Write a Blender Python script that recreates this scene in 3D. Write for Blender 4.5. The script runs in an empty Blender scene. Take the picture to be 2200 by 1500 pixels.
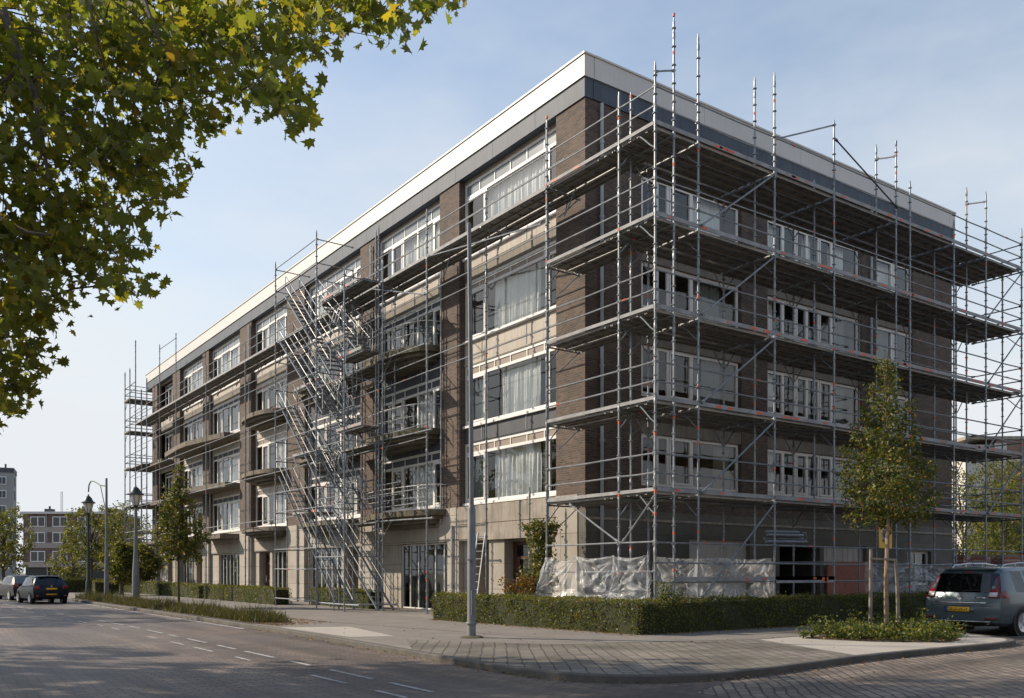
import bpy, bmesh, math, random
import numpy as np
from mathutils import Vector, Matrix
random.seed(7); rng = np.random.default_rng(7)
sc = bpy.context.scene
R_ = math.radians
# ------------------------------------------------------------------ camera, sky, sun, exposure
CAM = Vector((-18.419, -22.004, 1.6))
cd = bpy.data.cameras.new('camera'); cam = bpy.data.objects.new('camera', cd); sc.collection.objects.link(cam)
cam.location = CAM; cam.rotation_euler = (R_(90), 0, R_(-35.264))
cd.sensor_width = 36; cd.lens = 31.467; cd.shift_y = 0.2173; cd.clip_end = 3000; cd.clip_start = 0.1
sc.camera = cam
SUN_EL, SUN_AZ = R_(31), R_(-38.7)          # azimuth measured clockwise from +Y
w = bpy.data.worlds.new('World'); sc.world = w; w.use_nodes = True
nt = w.node_tree; bg = nt.nodes['Background']
sky = nt.nodes.new('ShaderNodeTexSky'); sky.sky_type = 'NISHITA'; sky.sun_disc = False
sky.sun_elevation = SUN_EL; sky.sun_rotation = SUN_AZ
sky.air_density = 1.3; sky.dust_density = 1.2; sky.ozone_density = 2.5; sky.altitude = 0
# thin veil of high cloud, as a property of the sky itself
tc = nt.nodes.new('ShaderNodeTexCoord'); mp = nt.nodes.new('ShaderNodeMapping'); mp.inputs['Scale'].default_value = (1.3, 1.3, 3.2)
nz = nt.nodes.new('ShaderNodeTexNoise'); nz.inputs['Scale'].default_value = 2.1; nz.inputs['Detail'].default_value = 5; nz.inputs['Roughness'].default_value = .55
rp = nt.nodes.new('ShaderNodeMapRange'); rp.inputs[1].default_value = .42; rp.inputs[2].default_value = .75; rp.inputs[3].default_value = 0.0; rp.inputs[4].default_value = .40
mx = nt.nodes.new('ShaderNodeMixRGB'); mx.inputs[2].default_value = (4.6, 4.8, 4.98, 1)
nt.links.new(tc.outputs['Generated'], mp.inputs[0]); nt.links.new(mp.outputs[0], nz.inputs['Vector'])
nt.links.new(nz.outputs['Fac'], rp.inputs[0])
sz = nt.nodes.new('ShaderNodeSeparateXYZ'); nt.links.new(tc.outputs['Generated'], sz.inputs[0])      # the veil thickens towards the horizon
om = nt.nodes.new('ShaderNodeMath'); om.operation = 'SUBTRACT'; om.inputs[0].default_value = 1; om.use_clamp = True; nt.links.new(sz.outputs[2], om.inputs[1])
pw = nt.nodes.new('ShaderNodeMath'); pw.operation = 'POWER'; pw.inputs[1].default_value = 3; nt.links.new(om.outputs[0], pw.inputs[0])
ma_ = nt.nodes.new('ShaderNodeMath'); ma_.operation = 'MULTIPLY_ADD'; ma_.inputs[1].default_value = 1.65; ma_.use_clamp = True
nt.links.new(pw.outputs[0], ma_.inputs[0]); nt.links.new(rp.outputs[0], ma_.inputs[2]); nt.links.new(ma_.outputs[0], mx.inputs[0])
nt.links.new(sky.outputs[0], mx.inputs[1]); nt.links.new(mx.outputs[0], bg.inputs[0])
bg.inputs[1].default_value = 0.15
sl = bpy.data.lights.new('sun', 'SUN'); sl.energy = 4.8; sl.angle = R_(0.7); sl.color = (1, .86, .69)
so = bpy.data.objects.new('sun', sl); sc.collection.objects.link(so)
SV = Vector((math.sin(SUN_AZ) * math.cos(SUN_EL), math.cos(SUN_AZ) * math.cos(SUN_EL), math.sin(SUN_EL)))
so.rotation_euler = SV.to_track_quat('Z', 'Y').to_euler(); so.location = SV * 100
sc.view_settings.view_transform = 'Standard'; sc.view_settings.look = 'None'
sc.view_settings.exposure = 0.26; sc.view_settings.gamma = 1
sc.cycles.max_bounces = 7; sc.cycles.transparent_max_bounces = 16; sc.cycles.caustics_reflective = False; sc.cycles.caustics_refractive = False
sc.cycles.use_denoising = True

# ------------------------------------------------------------------ helpers
F_, S_, C_ = 1923., .81650, .57735
def at(px, py, d):
    "point at distance d along the view through a place in the photograph"
    r = (px - 1100) / F_
    return Vector((CAM.x + (r * S_ + C_) * d, CAM.y + (-r * C_ + S_) * d, 1.6 + (1228 - py) / F_ * d))

def tag(o, label=None, cat=None, group=None, kind=None):
    if label: o['label'] = label
    if cat: o['category'] = cat
    if group: o['group'] = group
    if kind: o['kind'] = kind
    return o
def empty(name, loc=(0, 0, 0), rz=0, label=None, cat=None, group=None):
    o = bpy.data.objects.new(name, None); sc.collection.objects.link(o)
    o.location = loc; o.rotation_euler = (0, 0, rz); o.empty_display_size = .3
    return tag(o, label, cat, group)
def link(name, me, parent=None, local=False):
    o = bpy.data.objects.new(name, me); sc.collection.objects.link(o)
    if parent is not None:
        o.parent = parent
        if not local and parent.type == 'EMPTY': o.matrix_parent_inverse = Matrix.Translation(-Vector(parent.location))
    return o
def copy_tree(o, parent=None):
    c = o.copy(); sc.collection.objects.link(c)
    if parent is not None: c.parent = parent
    for ch in o.children: copy_tree(ch, c)
    return c
class MB:
    def __init__(s): s.v = []; s.f = []; s.m = []
    def box(s, x0, x1, y0, y1, z0, z1, m=0):
        n = len(s.v)
        s.v += [(x, y, z) for z in (z0, z1) for y in (y0, y1) for x in (x0, x1)]
        s.f += [tuple(n + i for i in q) for q in ((0, 2, 3, 1), (4, 5, 7, 6), (0, 1, 5, 4), (2, 6, 7, 3), (0, 4, 6, 2), (1, 3, 7, 5))]
        s.m += [m] * 6; return s
    def poly(s, pts, m=0):
        n = len(s.v); s.v += [tuple(p) for p in pts]; s.f.append(tuple(range(n, n + len(pts)))); s.m.append(m); return s
    def prism(s, pts, z0, z1, m=0, msid=None):
        n = len(s.v); k = len(pts)
        s.v += [(p[0], p[1], z0) for p in pts] + [(p[0], p[1], z1) for p in pts]
        s.f.append(tuple(range(n + k - 1, n - 1, -1))); s.f.append(tuple(range(n + k, n + 2 * k))); s.m += [m, m]
        for i in range(k):
            j = (i + 1) % k; s.f.append((n + i, n + j, n + k + j, n + k + i)); s.m.append(m if msid is None else msid)
        return s
    def path(s, pts, r, n=6, m=0, cap=True):
        pts = [Vector(p) for p in pts]; rs = r if isinstance(r, (list, tuple)) else [r] * len(pts)
        b = len(s.v); prev = None
        for i, p in enumerate(pts):
            t = (pts[min(i + 1, len(pts) - 1)] - pts[max(i - 1, 0)]).normalized()
            if prev is None: u = t.orthogonal().normalized()
            else:
                u = prev - t * prev.dot(t); u = u.normalized() if u.length > 1e-5 else t.orthogonal().normalized()
            prev = u; v = t.cross(u)
            for k in range(n):
                a = 2 * math.pi * k / n; s.v.append(tuple(p + (u * math.cos(a) + v * math.sin(a)) * rs[i]))
        for i in range(len(pts) - 1):
            for k in range(n):
                k2 = (k + 1) % n; s.f.append((b + i * n + k, b + i * n + k2, b + (i + 1) * n + k2, b + (i + 1) * n + k)); s.m.append(m)
        if cap:
            s.f.append(tuple(b + k for k in range(n - 1, -1, -1))); e = b + (len(pts) - 1) * n
            s.f.append(tuple(e + k for k in range(n))); s.m += [m, m]
        return s
    def tube(s, p, q, r, n=6, m=0): return s.path([p, q], r, n, m)
    def lathe(s, c, prof, n=12, m=0, axis='z'):
        b = len(s.v); k = len(prof)
        for (r, h) in prof:
            for i in range(n):
                a = 2 * math.pi * i / n; x, y = r * math.cos(a), r * math.sin(a)
                s.v.append((c[0] + x, c[1] + y, c[2] + h) if axis == 'z' else ((c[0] + x, c[1] + h, c[2] + y) if axis == 'y' else (c[0] + h, c[1] + x, c[2] + y)))
        for j in range(k - 1):
            for i in range(n):
                i2 = (i + 1) % n; s.f.append((b + j * n + i, b + j * n + i2, b + (j + 1) * n + i2, b + (j + 1) * n + i)); s.m.append(m)
        s.f.append(tuple(b + i for i in range(n - 1, -1, -1))); s.f.append(tuple(b + (k - 1) * n + i for i in range(n))); s.m += [m, m]
        return s
    def grid(s, fn, nu, nv, m=0):
        b = len(s.v)
        for j in range(nv + 1):
            for i in range(nu + 1): s.v.append(tuple(fn(i / nu, j / nv)))
        for j in range(nv):
            for i in range(nu):
                a = b + j * (nu + 1) + i; s.f.append((a, a + 1, a + nu + 2, a + nu + 1)); s.m.append(m)
        return s
    def build(s, name, mats, parent=None, smooth=False, local=False, fix=True):
        me = bpy.data.meshes.new(name); me.from_pydata(s.v, [], s.f); 
        mats = mats if isinstance(mats, (list, tuple)) else [mats]
        for m in mats: me.materials.append(m)
        if len(mats) > 1: me.polygons.foreach_set('material_index', s.m)
        if fix:
            bm = bmesh.new(); bm.from_mesh(me); bmesh.ops.recalc_face_normals(bm, faces=bm.faces); bm.to_mesh(me); bm.free()
        if smooth:
            me.polygons.foreach_set('use_smooth', [True] * len(me.polygons)); me.set_sharp_from_angle(angle=R_(38))
        me.update(); return link(name, me, parent, local)
def np_mesh(name, V, k, mat, parent=None, local=False, smooth=False):
    "mesh of separate k-gons; V is (n*k, 3)"
    n = len(V) // k; me = bpy.data.meshes.new(name)
    me.vertices.add(n * k); me.vertices.foreach_set('co', np.asarray(V, np.float32).ravel())
    me.loops.add(n * k); me.loops.foreach_set('vertex_index', np.arange(n * k, dtype=np.int32))
    me.polygons.add(n); me.polygons.foreach_set('loop_start', np.arange(0, n * k, k, dtype=np.int32))
    me.polygons.foreach_set('loop_total', np.full(n, k, np.int32))
    for m in (mat if isinstance(mat, list) else [mat]): me.materials.append(m)
    me.update(calc_edges=True); return link(name, me, parent, local)

# ------------------------------------------------------------------ materials
def mat(name, col, rough=.7, metal=0, var=.0, vscale=3., bump=0., bscale=40., spec=.5, vec='Object', streak=0.):
    m = bpy.data.materials.new(name); m.use_nodes = True; t = m.node_tree; b = t.nodes['Principled BSDF']
    b.inputs['Base Color'].default_value = (*col, 1); b.inputs['Roughness'].default_value = rough; b.inputs['Metallic'].default_value = metal
    b.inputs['Specular IOR Level'].default_value = spec
    if var or bump or streak:
        tc = t.nodes.new('ShaderNodeTexCoord'); src = tc.outputs[vec]
    if var:
        n = t.nodes.new('ShaderNodeTexNoise'); n.inputs['Scale'].default_value = vscale; n.inputs['Detail'].default_value = 6; n.inputs['Roughness'].default_value = .65
        t.links.new(src, n.inputs['Vector'])
        r = t.nodes.new('ShaderNodeMapRange'); r.inputs[1].default_value = .3; r.inputs[2].default_value = .7; r.inputs[3].default_value = 1 - var; r.inputs[4].default_value = 1 + var * .6
        t.links.new(n.outputs['Fac'], r.inputs[0])
        mu = t.nodes.new('ShaderNodeMixRGB'); mu.blend_type = 'MULTIPLY'; mu.inputs[0].default_value = 1; mu.inputs[1].default_value = (*col, 1)
        t.links.new(r.outputs[0], mu.inputs[2]); out = mu.outputs[0]
        if streak:
            mp = t.nodes.new('ShaderNodeMapping'); mp.inputs['Scale'].default_value = (3.2, 3.2, .28); t.links.new(src, mp.inputs[0])
            n2 = t.nodes.new('ShaderNodeTexNoise'); n2.inputs['Scale'].default_value = 2.2; n2.inputs['Detail'].default_value = 5; t.links.new(mp.outputs[0], n2.inputs['Vector'])
            r2 = t.nodes.new('ShaderNodeMapRange'); r2.inputs[1].default_value = .45; r2.inputs[2].default_value = .72; r2.inputs[3].default_value = 1; r2.inputs[4].default_value = 1 - streak
            t.links.new(n2.outputs['Fac'], r2.inputs[0])
            mu2 = t.nodes.new('ShaderNodeMixRGB'); mu2.blend_type = 'MULTIPLY'; mu2.inputs[0].default_value = 1
            t.links.new(out, mu2.inputs[1]); t.links.new(r2.outputs[0], mu2.inputs[2]); out = mu2.outputs[0]
        t.links.new(out, b.inputs['Base Color'])
    if bump:
        n = t.nodes.new('ShaderNodeTexNoise'); n.inputs['Scale'].default_value = bscale; n.inputs['Detail'].default_value = 4
        t.links.new(src, n.inputs['Vector'])
        bp = t.nodes.new('ShaderNodeBump'); bp.inputs['Strength'].default_value = bump; bp.inputs['Distance'].default_value = .02
        t.links.new(n.outputs['Fac'], bp.inputs['Height']); t.links.new(bp.outputs[0], b.inputs['Normal'])
    return m
def brick_mat(name, c1, c2, mortar, bw, bh, ms, wall=True, rot=0, var=.25, rough=.85, bump=.5, patch=None, offset=.5, warp=0, wear=None):
    m = bpy.data.materials.new(name); m.use_nodes = True; t = m.node_tree; b = t.nodes['Principled BSDF']; b.inputs['Roughness'].default_value = rough
    tc = t.nodes.new('ShaderNodeTexCoord'); src = tc.outputs['Object']
    if wall:
        sp = t.nodes.new('ShaderNodeSeparateXYZ'); t.links.new(src, sp.inputs[0])
        ad = t.nodes.new('ShaderNodeMath'); ad.operation = 'ADD'; t.links.new(sp.outputs[0], ad.inputs[0]); t.links.new(sp.outputs[1], ad.inputs[1])
        cb = t.nodes.new('ShaderNodeCombineXYZ'); t.links.new(ad.outputs[0], cb.inputs[0]); t.links.new(sp.outputs[2], cb.inputs[1]); v = cb.outputs[0]
    else:
        mp = t.nodes.new('ShaderNodeMapping'); mp.inputs['Rotation'].default_value = (0, 0, rot); t.links.new(src, mp.inputs[0]); v = mp.outputs[0]
        if warp:
            wn = t.nodes.new('ShaderNodeTexNoise'); wn.inputs['Scale'].default_value = .8; t.links.new(src, wn.inputs['Vector'])
            vm = t.nodes.new('ShaderNodeVectorMath'); vm.operation = 'MULTIPLY_ADD'; vm.inputs[1].default_value = (warp, warp, 0)
            t.links.new(wn.outputs['Color'], vm.inputs[0]); t.links.new(v, vm.inputs[2]); v = vm.outputs[0]
    br = t.nodes.new('ShaderNodeTexBrick'); br.inputs['Scale'].default_value = 1; br.inputs['Brick Width'].default_value = bw; br.inputs['Row Height'].default_value = bh
    br.inputs['Mortar Size'].default_value = ms; br.inputs['Mortar Smooth'].default_value = .2; br.offset = offset
    br.inputs['Color1'].default_value = (*c1, 1); br.inputs['Color2'].default_value = (*c2, 1); br.inputs['Mortar'].default_value = (*mortar, 1); br.inputs['Bias'].default_value = 0
    t.links.new(v, br.inputs['Vector'])
    n = t.nodes.new('ShaderNodeTexNoise'); n.inputs['Scale'].default_value = .55; n.inputs['Detail'].default_value = 8; n.inputs['Roughness'].default_value = .7; t.links.new(src, n.inputs['Vector'])
    r = t.nodes.new('ShaderNodeMapRange'); r.inputs[1].default_value = .3; r.inputs[2].default_value = .7; r.inputs[3].default_value = 1 - var; r.inputs[4].default_value = 1 + var; t.links.new(n.outputs['Fac'], r.inputs[0])
    mu = t.nodes.new('ShaderNodeMixRGB'); mu.blend_type = 'MULTIPLY'; mu.inputs[0].default_value = 1; t.links.new(br.outputs['Color'], mu.inputs[1]); t.links.new(r.outputs[0], mu.inputs[2])
    out = mu.outputs[0]
    if patch:
        n3 = t.nodes.new('ShaderNodeTexNoise'); n3.inputs['Scale'].default_value = .23; n3.inputs['Detail'].default_value = 7; t.links.new(src, n3.inputs['Vector'])
        r3 = t.nodes.new('ShaderNodeMapRange'); r3.inputs[1].default_value = .5; r3.inputs[2].default_value = .68; r3.inputs[4].default_value = .7; t.links.new(n3.outputs['Fac'], r3.inputs[0])
        m3 = t.nodes.new('ShaderNodeMixRGB'); m3.inputs[2].default_value = (*patch, 1); t.links.new(r3.outputs[0], m3.inputs[0]); t.links.new(out, m3.inputs[1]); out = m3.outputs[0]
    if wear:         # wheel tracks and dribbled dirt drawn out along the street
        mw = t.nodes.new('ShaderNodeMapping'); mw.inputs['Scale'].default_value = wear; t.links.new(src, mw.inputs[0])
        nw = t.nodes.new('ShaderNodeTexNoise'); nw.inputs['Scale'].default_value = 1; nw.inputs['Detail'].default_value = 6; nw.inputs['Roughness'].default_value = .6; t.links.new(mw.outputs[0], nw.inputs['Vector'])
        rw_ = t.nodes.new('ShaderNodeMapRange'); rw_.inputs[1].default_value = .36; rw_.inputs[2].default_value = .64; rw_.inputs[3].default_value = .62; rw_.inputs[4].default_value = 1.2; t.links.new(nw.outputs['Fac'], rw_.inputs[0])
        mw2 = t.nodes.new('ShaderNodeMixRGB'); mw2.blend_type = 'MULTIPLY'; mw2.inputs[0].default_value = 1; t.links.new(out, mw2.inputs[1]); t.links.new(rw_.outputs[0], mw2.inputs[2]); out = mw2.outputs[0]
    t.links.new(out, b.inputs['Base Color'])
    bp = t.nodes.new('ShaderNodeBump'); bp.inputs['Strength'].default_value = bump; bp.inputs['Distance'].default_value = .012; bp.invert = True
    n4 = t.nodes.new('ShaderNodeTexNoise'); n4.inputs['Scale'].default_value = 30; t.links.new(src, n4.inputs['Vector'])
    a4 = t.nodes.new('ShaderNodeMath'); a4.operation = 'MULTIPLY_ADD'; a4.inputs[1].default_value = -.35; t.links.new(n4.outputs['Fac'], a4.inputs[0]); t.links.new(br.outputs['Fac'], a4.inputs[2])
    t.links.new(a4.outputs[0], bp.inputs['Height']); t.links.new(bp.outputs[0], b.inputs['Normal'])
    return m
def leaf_mat(name, cols, trans=.45, rough=.5, tint=(1.35, 1.25, .45), clump=0, cscale=1.2):
    m = bpy.data.materials.new(name); m.use_nodes = True; t = m.node_tree; b = t.nodes['Principled BSDF']; b.inputs['Roughness'].default_value = rough; b.inputs['Specular IOR Level'].default_value = .35
    g = t.nodes.new('ShaderNodeNewGeometry'); cr = t.nodes.new('ShaderNodeValToRGB'); e = cr.color_ramp.elements
    while len(e) < len(cols): e.new(.5)
    for i, (p, c) in enumerate(cols): e[i].position = p; e[i].color = (*c, 1)
    rnd_ = g.outputs['Random Per Island']
    if clump:        # patches of one shoot share a hue
        tc = t.nodes.new('ShaderNodeTexCoord'); n = t.nodes.new('ShaderNodeTexNoise'); n.inputs['Scale'].default_value = cscale; n.inputs['Detail'].default_value = 5; t.links.new(tc.outputs['Object'], n.inputs['Vector'])
        q = t.nodes.new('ShaderNodeMath'); q.operation = 'MULTIPLY_ADD'; q.inputs[1].default_value = clump * 2; q.inputs[2].default_value = -clump; t.links.new(n.outputs['Fac'], q.inputs[0])
        q2 = t.nodes.new('ShaderNodeMath'); q2.operation = 'ADD'; q2.use_clamp = True; t.links.new(q.outputs[0], q2.inputs[0]); t.links.new(rnd_, q2.inputs[1]); rnd_ = q2.outputs[0]
    t.links.new(rnd_, cr.inputs[0]); t.links.new(cr.outputs[0], b.inputs['Base Color'])
    tr = t.nodes.new('ShaderNodeBsdfTranslucent'); mu = t.nodes.new('ShaderNodeMixRGB'); mu.blend_type = 'MULTIPLY'; mu.inputs[0].default_value = 1; mu.inputs[2].default_value = (*tint, 1)
    t.links.new(cr.outputs[0], mu.inputs[1]); t.links.new(mu.outputs[0], tr.inputs[0])
    mix = t.nodes.new('ShaderNodeMixShader'); mix.inputs[0].default_value = trans
    t.links.new(b.outputs[0], mix.inputs[1]); t.links.new(tr.outputs[0], mix.inputs[2]); t.links.new(mix.outputs[0], t.nodes['Material Output'].inputs[0])
    return m
def glass_mat(name, tint=(.94, .97, .96), refl=1.0, dens=0.0):
    m = bpy.data.materials.new(name); m.use_nodes = True; t = m.node_tree; t.nodes.remove(t.nodes['Principled BSDF'])
    tr = t.nodes.new('ShaderNodeBsdfTransparent'); tr.inputs[0].default_value = (*tint, 1)
    gl = t.nodes.new('ShaderNodeBsdfGlossy'); gl.inputs['Roughness'].default_value = .015; gl.inputs[0].default_value = (.95, .97, 1, 1)
    lw = t.nodes.new('ShaderNodeFresnel'); lw.inputs['IOR'].default_value = 1.5
    ge = t.nodes.new('ShaderNodeNewGeometry'); io = t.nodes.new('ShaderNodeMapRange'); io.inputs[3].default_value = 1.5; io.inputs[4].default_value = 1 / 1.5
    t.links.new(ge.outputs['Backfacing'], io.inputs[0]); t.links.new(io.outputs[0], lw.inputs['IOR'])
    tc = t.nodes.new('ShaderNodeTexCoord'); n = t.nodes.new('ShaderNodeTexNoise'); n.inputs['Scale'].default_value = .9; t.links.new(tc.outputs['Object'], n.inputs['Vector'])
    bp = t.nodes.new('ShaderNodeBump'); bp.inputs['Strength'].default_value = .06; bp.inputs['Distance'].default_value = .05; t.links.new(n.outputs['Fac'], bp.inputs['Height']); t.links.new(bp.outputs[0], gl.inputs['Normal'])
    ma = t.nodes.new('ShaderNodeMath'); ma.operation = 'MULTIPLY_ADD'; ma.inputs[1].default_value = 1.25 * refl; ma.inputs[2].default_value = .01; ma.use_clamp = True
    t.links.new(lw.outputs[0], ma.inputs[0])
    mix = t.nodes.new('ShaderNodeMixShader'); t.links.new(ma.outputs[0], mix.inputs[0]); t.links.new(tr.outputs[0], mix.inputs[1]); t.links.new(gl.outputs[0], mix.inputs[2])
    t.links.new(mix.outputs[0], t.nodes['Material Output'].inputs[0]); return m
def fabric_mat(name, col, trans=.3):
    m = mat(name, col, .9, var=.08, vscale=2); t = m.node_tree; b = t.nodes['Principled BSDF']
    tr = t.nodes.new('ShaderNodeBsdfTranslucent'); tr.inputs[0].default_value = (*col, 1)
    mix = t.nodes.new('ShaderNodeMixShader'); mix.inputs[0].default_value = trans
    t.links.new(b.outputs[0], mix.inputs[1]); t.links.new(tr.outputs[0], mix.inputs[2]); t.links.new(mix.outputs[0], t.nodes['Material Output'].inputs[0]); return m
def sheet_mat(name, clear=.45):
    m = bpy.data.materials.new(name); m.use_nodes = True; t = m.node_tree; b = t.nodes['Principled BSDF']
    b.inputs['Base Color'].default_value = (.78, .8, .82, 1); b.inputs['Roughness'].default_value = .26
    tr = t.nodes.new('ShaderNodeBsdfTransparent'); tl = t.nodes.new('ShaderNodeBsdfTranslucent'); tl.inputs[0].default_value = (.8, .82, .84, 1)
    tc = t.nodes.new('ShaderNodeTexCoord'); n = t.nodes.new('ShaderNodeTexNoise'); n.inputs['Scale'].default_value = 1.6; n.inputs['Detail'].default_value = 6; n.inputs['Distortion'].default_value = 1.5; t.links.new(tc.outputs['Object'], n.inputs['Vector'])
    r = t.nodes.new('ShaderNodeMapRange'); r.inputs[1].default_value = .35; r.inputs[2].default_value = .65; r.inputs[3].default_value = clear - .18; r.inputs[4].default_value = clear + .2; t.links.new(n.outputs['Fac'], r.inputs[0])
    m1 = t.nodes.new('ShaderNodeMixShader'); m1.inputs[0].default_value = .35; t.links.new(b.outputs[0], m1.inputs[1]); t.links.new(tl.outputs[0], m1.inputs[2])
    m2 = t.nodes.new('ShaderNodeMixShader'); t.links.new(r.outputs[0], m2.inputs[0]); t.links.new(m1.outputs[0], m2.inputs[1]); t.links.new(tr.outputs[0], m2.inputs[2])
    t.links.new(m2.outputs[0], t.nodes['Material Output'].inputs[0]); return m
M = dict(
    brick=brick_mat('brown_brick', (.135, .086, .061), (.058, .040, .032), (.13, .112, .095), .225, .075, .012, bump=1.0, var=.3),
    stone=brick_mat('cream_concrete_blocks', (.40, .36, .305), (.36, .325, .275), (.17, .15, .125), 2.4, .95, .013, bump=.3, var=.22, patch=(.25, .225, .185)), balc=mat('stained_balcony_concrete', (.19, .165, .13), .95, var=.4, vscale=2, bump=.4, streak=.3),
    conc=mat('weathered_concrete', (.33, .29, .24), .9, var=.3, vscale=1.5, bump=.2, streak=.35),
    moss=mat('mossy_concrete', (.13, .115, .075), .95, var=.55, vscale=2.5, bump=.6, bscale=14),
    cream=mat('cream_panel', (.47, .42, .355), .75, var=.14, vscale=.8, streak=.22), lintel_or_shadow=mat('brown_grey_lintel_or_shadow', (.20, .175, .14), .75, var=.25, vscale=1.2, streak=.25),
    greyp=mat('slate_grey_panel', (.085, .092, .105), .6, var=.18, vscale=1.2, streak=.15, spec=.25),
    band=mat('zinc_grey_band', (.082, .104, .135), .62, var=.22, vscale=.9, streak=.25, spec=.3), stone_shaded=brick_mat('shaded_stained_blocks', (.13, .124, .108), (.11, .104, .09), (.10, .09, .075), 2.4, .95, .014, bump=.3, var=.3, patch=(.15, .14, .11)),  # last one: stained copy of the cream blocks, the facade's shade put into its colour
    fascia=mat('white_fascia', (.60, .585, .555), .5, var=.06, vscale=.5, streak=.06),
    frame=mat('white_window_paint', (.76, .74, .71), .5, var=.08, vscale=4),
    tglass=mat('transom_pane', (.24, .265, .28), .12, var=.15, vscale=1.5), beige=mat('beige_glazed_panel', (.33, .265, .215), .3, var=.12, vscale=1),
    glass=glass_mat('window_glass'), cglass=glass_mat('car_glass', (.13, .15, .15), .75), gglass=glass_mat('grey_glass', (.5, .52, .52), .9),
    sheer=fabric_mat('sheer_curtain', (.86, .86, .84)), drape=fabric_mat('grey_drape', (.25, .26, .245), .3), olive=fabric_mat('olive_drape', (.30, .26, .17), .3),
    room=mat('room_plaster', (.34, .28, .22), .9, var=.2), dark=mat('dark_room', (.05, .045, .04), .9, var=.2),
    roof=mat('roofing_felt', (.09, .09, .095), .9, var=.2),
    door=mat('brown_door_wood', (.075, .028, .018), .45, var=.3, vscale=6), dark_metal=mat('dark_metal', (.04, .042, .045), .5, .4),
    steel=mat('galvanised_steel', (.25, .27, .29), .5, .5, var=.35, vscale=5), steel2=mat('dull_steel', (.19, .20, .215), .55, .5, var=.3, vscale=5),
    orange=mat('orange_paint', (.72, .12, .045), .6, var=.25, vscale=8), deck=mat('steel_deck_plate', (.24, .24, .235), .55, .35, var=.35, vscale=3, bump=.5, bscale=22),
    toe=mat('weathered_toe_board', (.30, .305, .31), .75, var=.35, vscale=2.5), under=mat('deck_rib', (.30, .285, .26), .6, .2, var=.3),
    pipe=mat('grey_downpipe', (.40, .41, .42), .55, .1, var=.2, vscale=2),
    bark=mat('grey_brown_bark', (.10, .08, .062), .95, var=.45, vscale=9, bump=.8, bscale=25), pale_bark=mat('pale_bark', (.30, .22, .15), .9, var=.4, vscale=9, bump=.5),
    stake=mat('weathered_stake', (.27, .23, .185), .9, var=.3, vscale=5),
    lampgreen=mat('dark_green_paint', (.018, .032, .028), .4), lampgrey=mat('grey_lamp_paint', (.19, .20, .21), .6, .1, var=.25), milk=mat('milky_lamp_glass', (.72, .68, .58), .3),
    asphalt=mat('old_asphalt_paving', (.205, .185, .165), .9, var=.22, vscale=.9, bump=.3, bscale=60), slab=mat('pale_concrete_slab', (.40, .365, .32), .85, var=.16, vscale=.8, bump=.2, bscale=50),
    kerb=mat('kerb_stone', (.105, .096, .083), .85, var=.35, vscale=2.2, bump=.3), line=mat('worn_road_paint', (.40, .395, .39), .8, var=.5, vscale=6),
    soil=mat('leaf_litter_soil', (.085, .062, .042), .95, var=.5, vscale=4, bump=.8, bscale=15), earth=mat('ground_earth', (.12, .12, .085), .95, var=.3, vscale=.3),
    rubber=mat('tyre_rubber', (.018, .018, .019), .85), alloy=mat('alloy_rim', (.55, .56, .58), .35, .8), black=mat('black_plastic', (.015, .015, .016), .5),
    red=mat('red_lens', (.20, .01, .012), .15), clear=mat('clear_lens', (.62, .60, .60), .12), chrome=mat('chrome_trim', (.65, .66, .68), .18, .9),
    plate=mat('yellow_plate', (.82, .44, .02), .45), blue=mat('blue_plate_strip', (.03, .10, .42), .45), yellow=mat('yellow_sign_board', (.78, .43, .03), .5, var=.1),
    redboard=mat('red_brown_boards', (.34, .125, .085), .7, var=.25, vscale=3), whitep=mat('white_board', (.56, .53, .49), .7, var=.12, streak=.15),
    sheet=sheet_mat('clear_plastic_sheet', .60), sheet2=sheet_mat('dusty_plastic_sheet', .66),
)
M['steel'].node_tree.nodes['Principled BSDF'].inputs['Metallic'].default_value = .5
def paint(name, col, metal=.35, rough=.32):
    m = mat(name, col, rough, metal); b = m.node_tree.nodes['Principled BSDF']; b.inputs['Coat Weight'].default_value = .7; b.inputs['Coat Roughness'].default_value = .05; return m
M['carblue'] = paint('slate_blue_car_paint', (.075, .11, .128), .3, .38); M['carnavy'] = paint('dark_navy_car_paint', (.012, .018, .028), .1, .35); M['cargrey'] = paint('charcoal_car_paint', (.022, .024, .027), .1, .4)
for k_ in ('carnavy', 'cargrey'): M[k_].node_tree.nodes['Principled BSDF'].inputs['Coat Weight'].default_value = .05; M[k_].node_tree.nodes['Principled BSDF'].inputs['Specular IOR Level'].default_value = .22
M['road'] = brick_mat('dark_red_road_clinkers', (.21, .155, .118), (.12, .094, .078), (.05, .044, .042), .30, .135, .015, wall=False, rot=R_(3), var=.32, rough=.62, bump=.8, wear=(1.3, .09, 1), patch=(.10, .088, .084), warp=.22)
M['street'] = brick_mat('grey_brown_street_clinkers', (.26, .205, .16), (.15, .122, .10), (.055, .046, .038), .34, .17, .017, wall=False, rot=R_(-47), var=.32, rough=.75, bump=.9, warp=.24, wear=(.12, 1.1, 1), patch=(.125, .108, .092))
M['plaza'] = brick_mat('grey_pavement_bricks', (.205, .18, .148), (.155, .138, .115), (.06, .054, .045), .40, .25, .014, wall=False, rot=R_(-56), var=.3, rough=.85, bump=.9, patch=(.14, .135, .095), warp=.14, wear=(.5, .6, 1))
M['tiles'] = brick_mat('grey_paving_tiles', (.235, .212, .187), (.21, .19, .168), (.12, .108, .095), .6, .6, .008, wall=False, rot=R_(1), var=.22, rough=.9, bump=.3, warp=.03)
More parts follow.
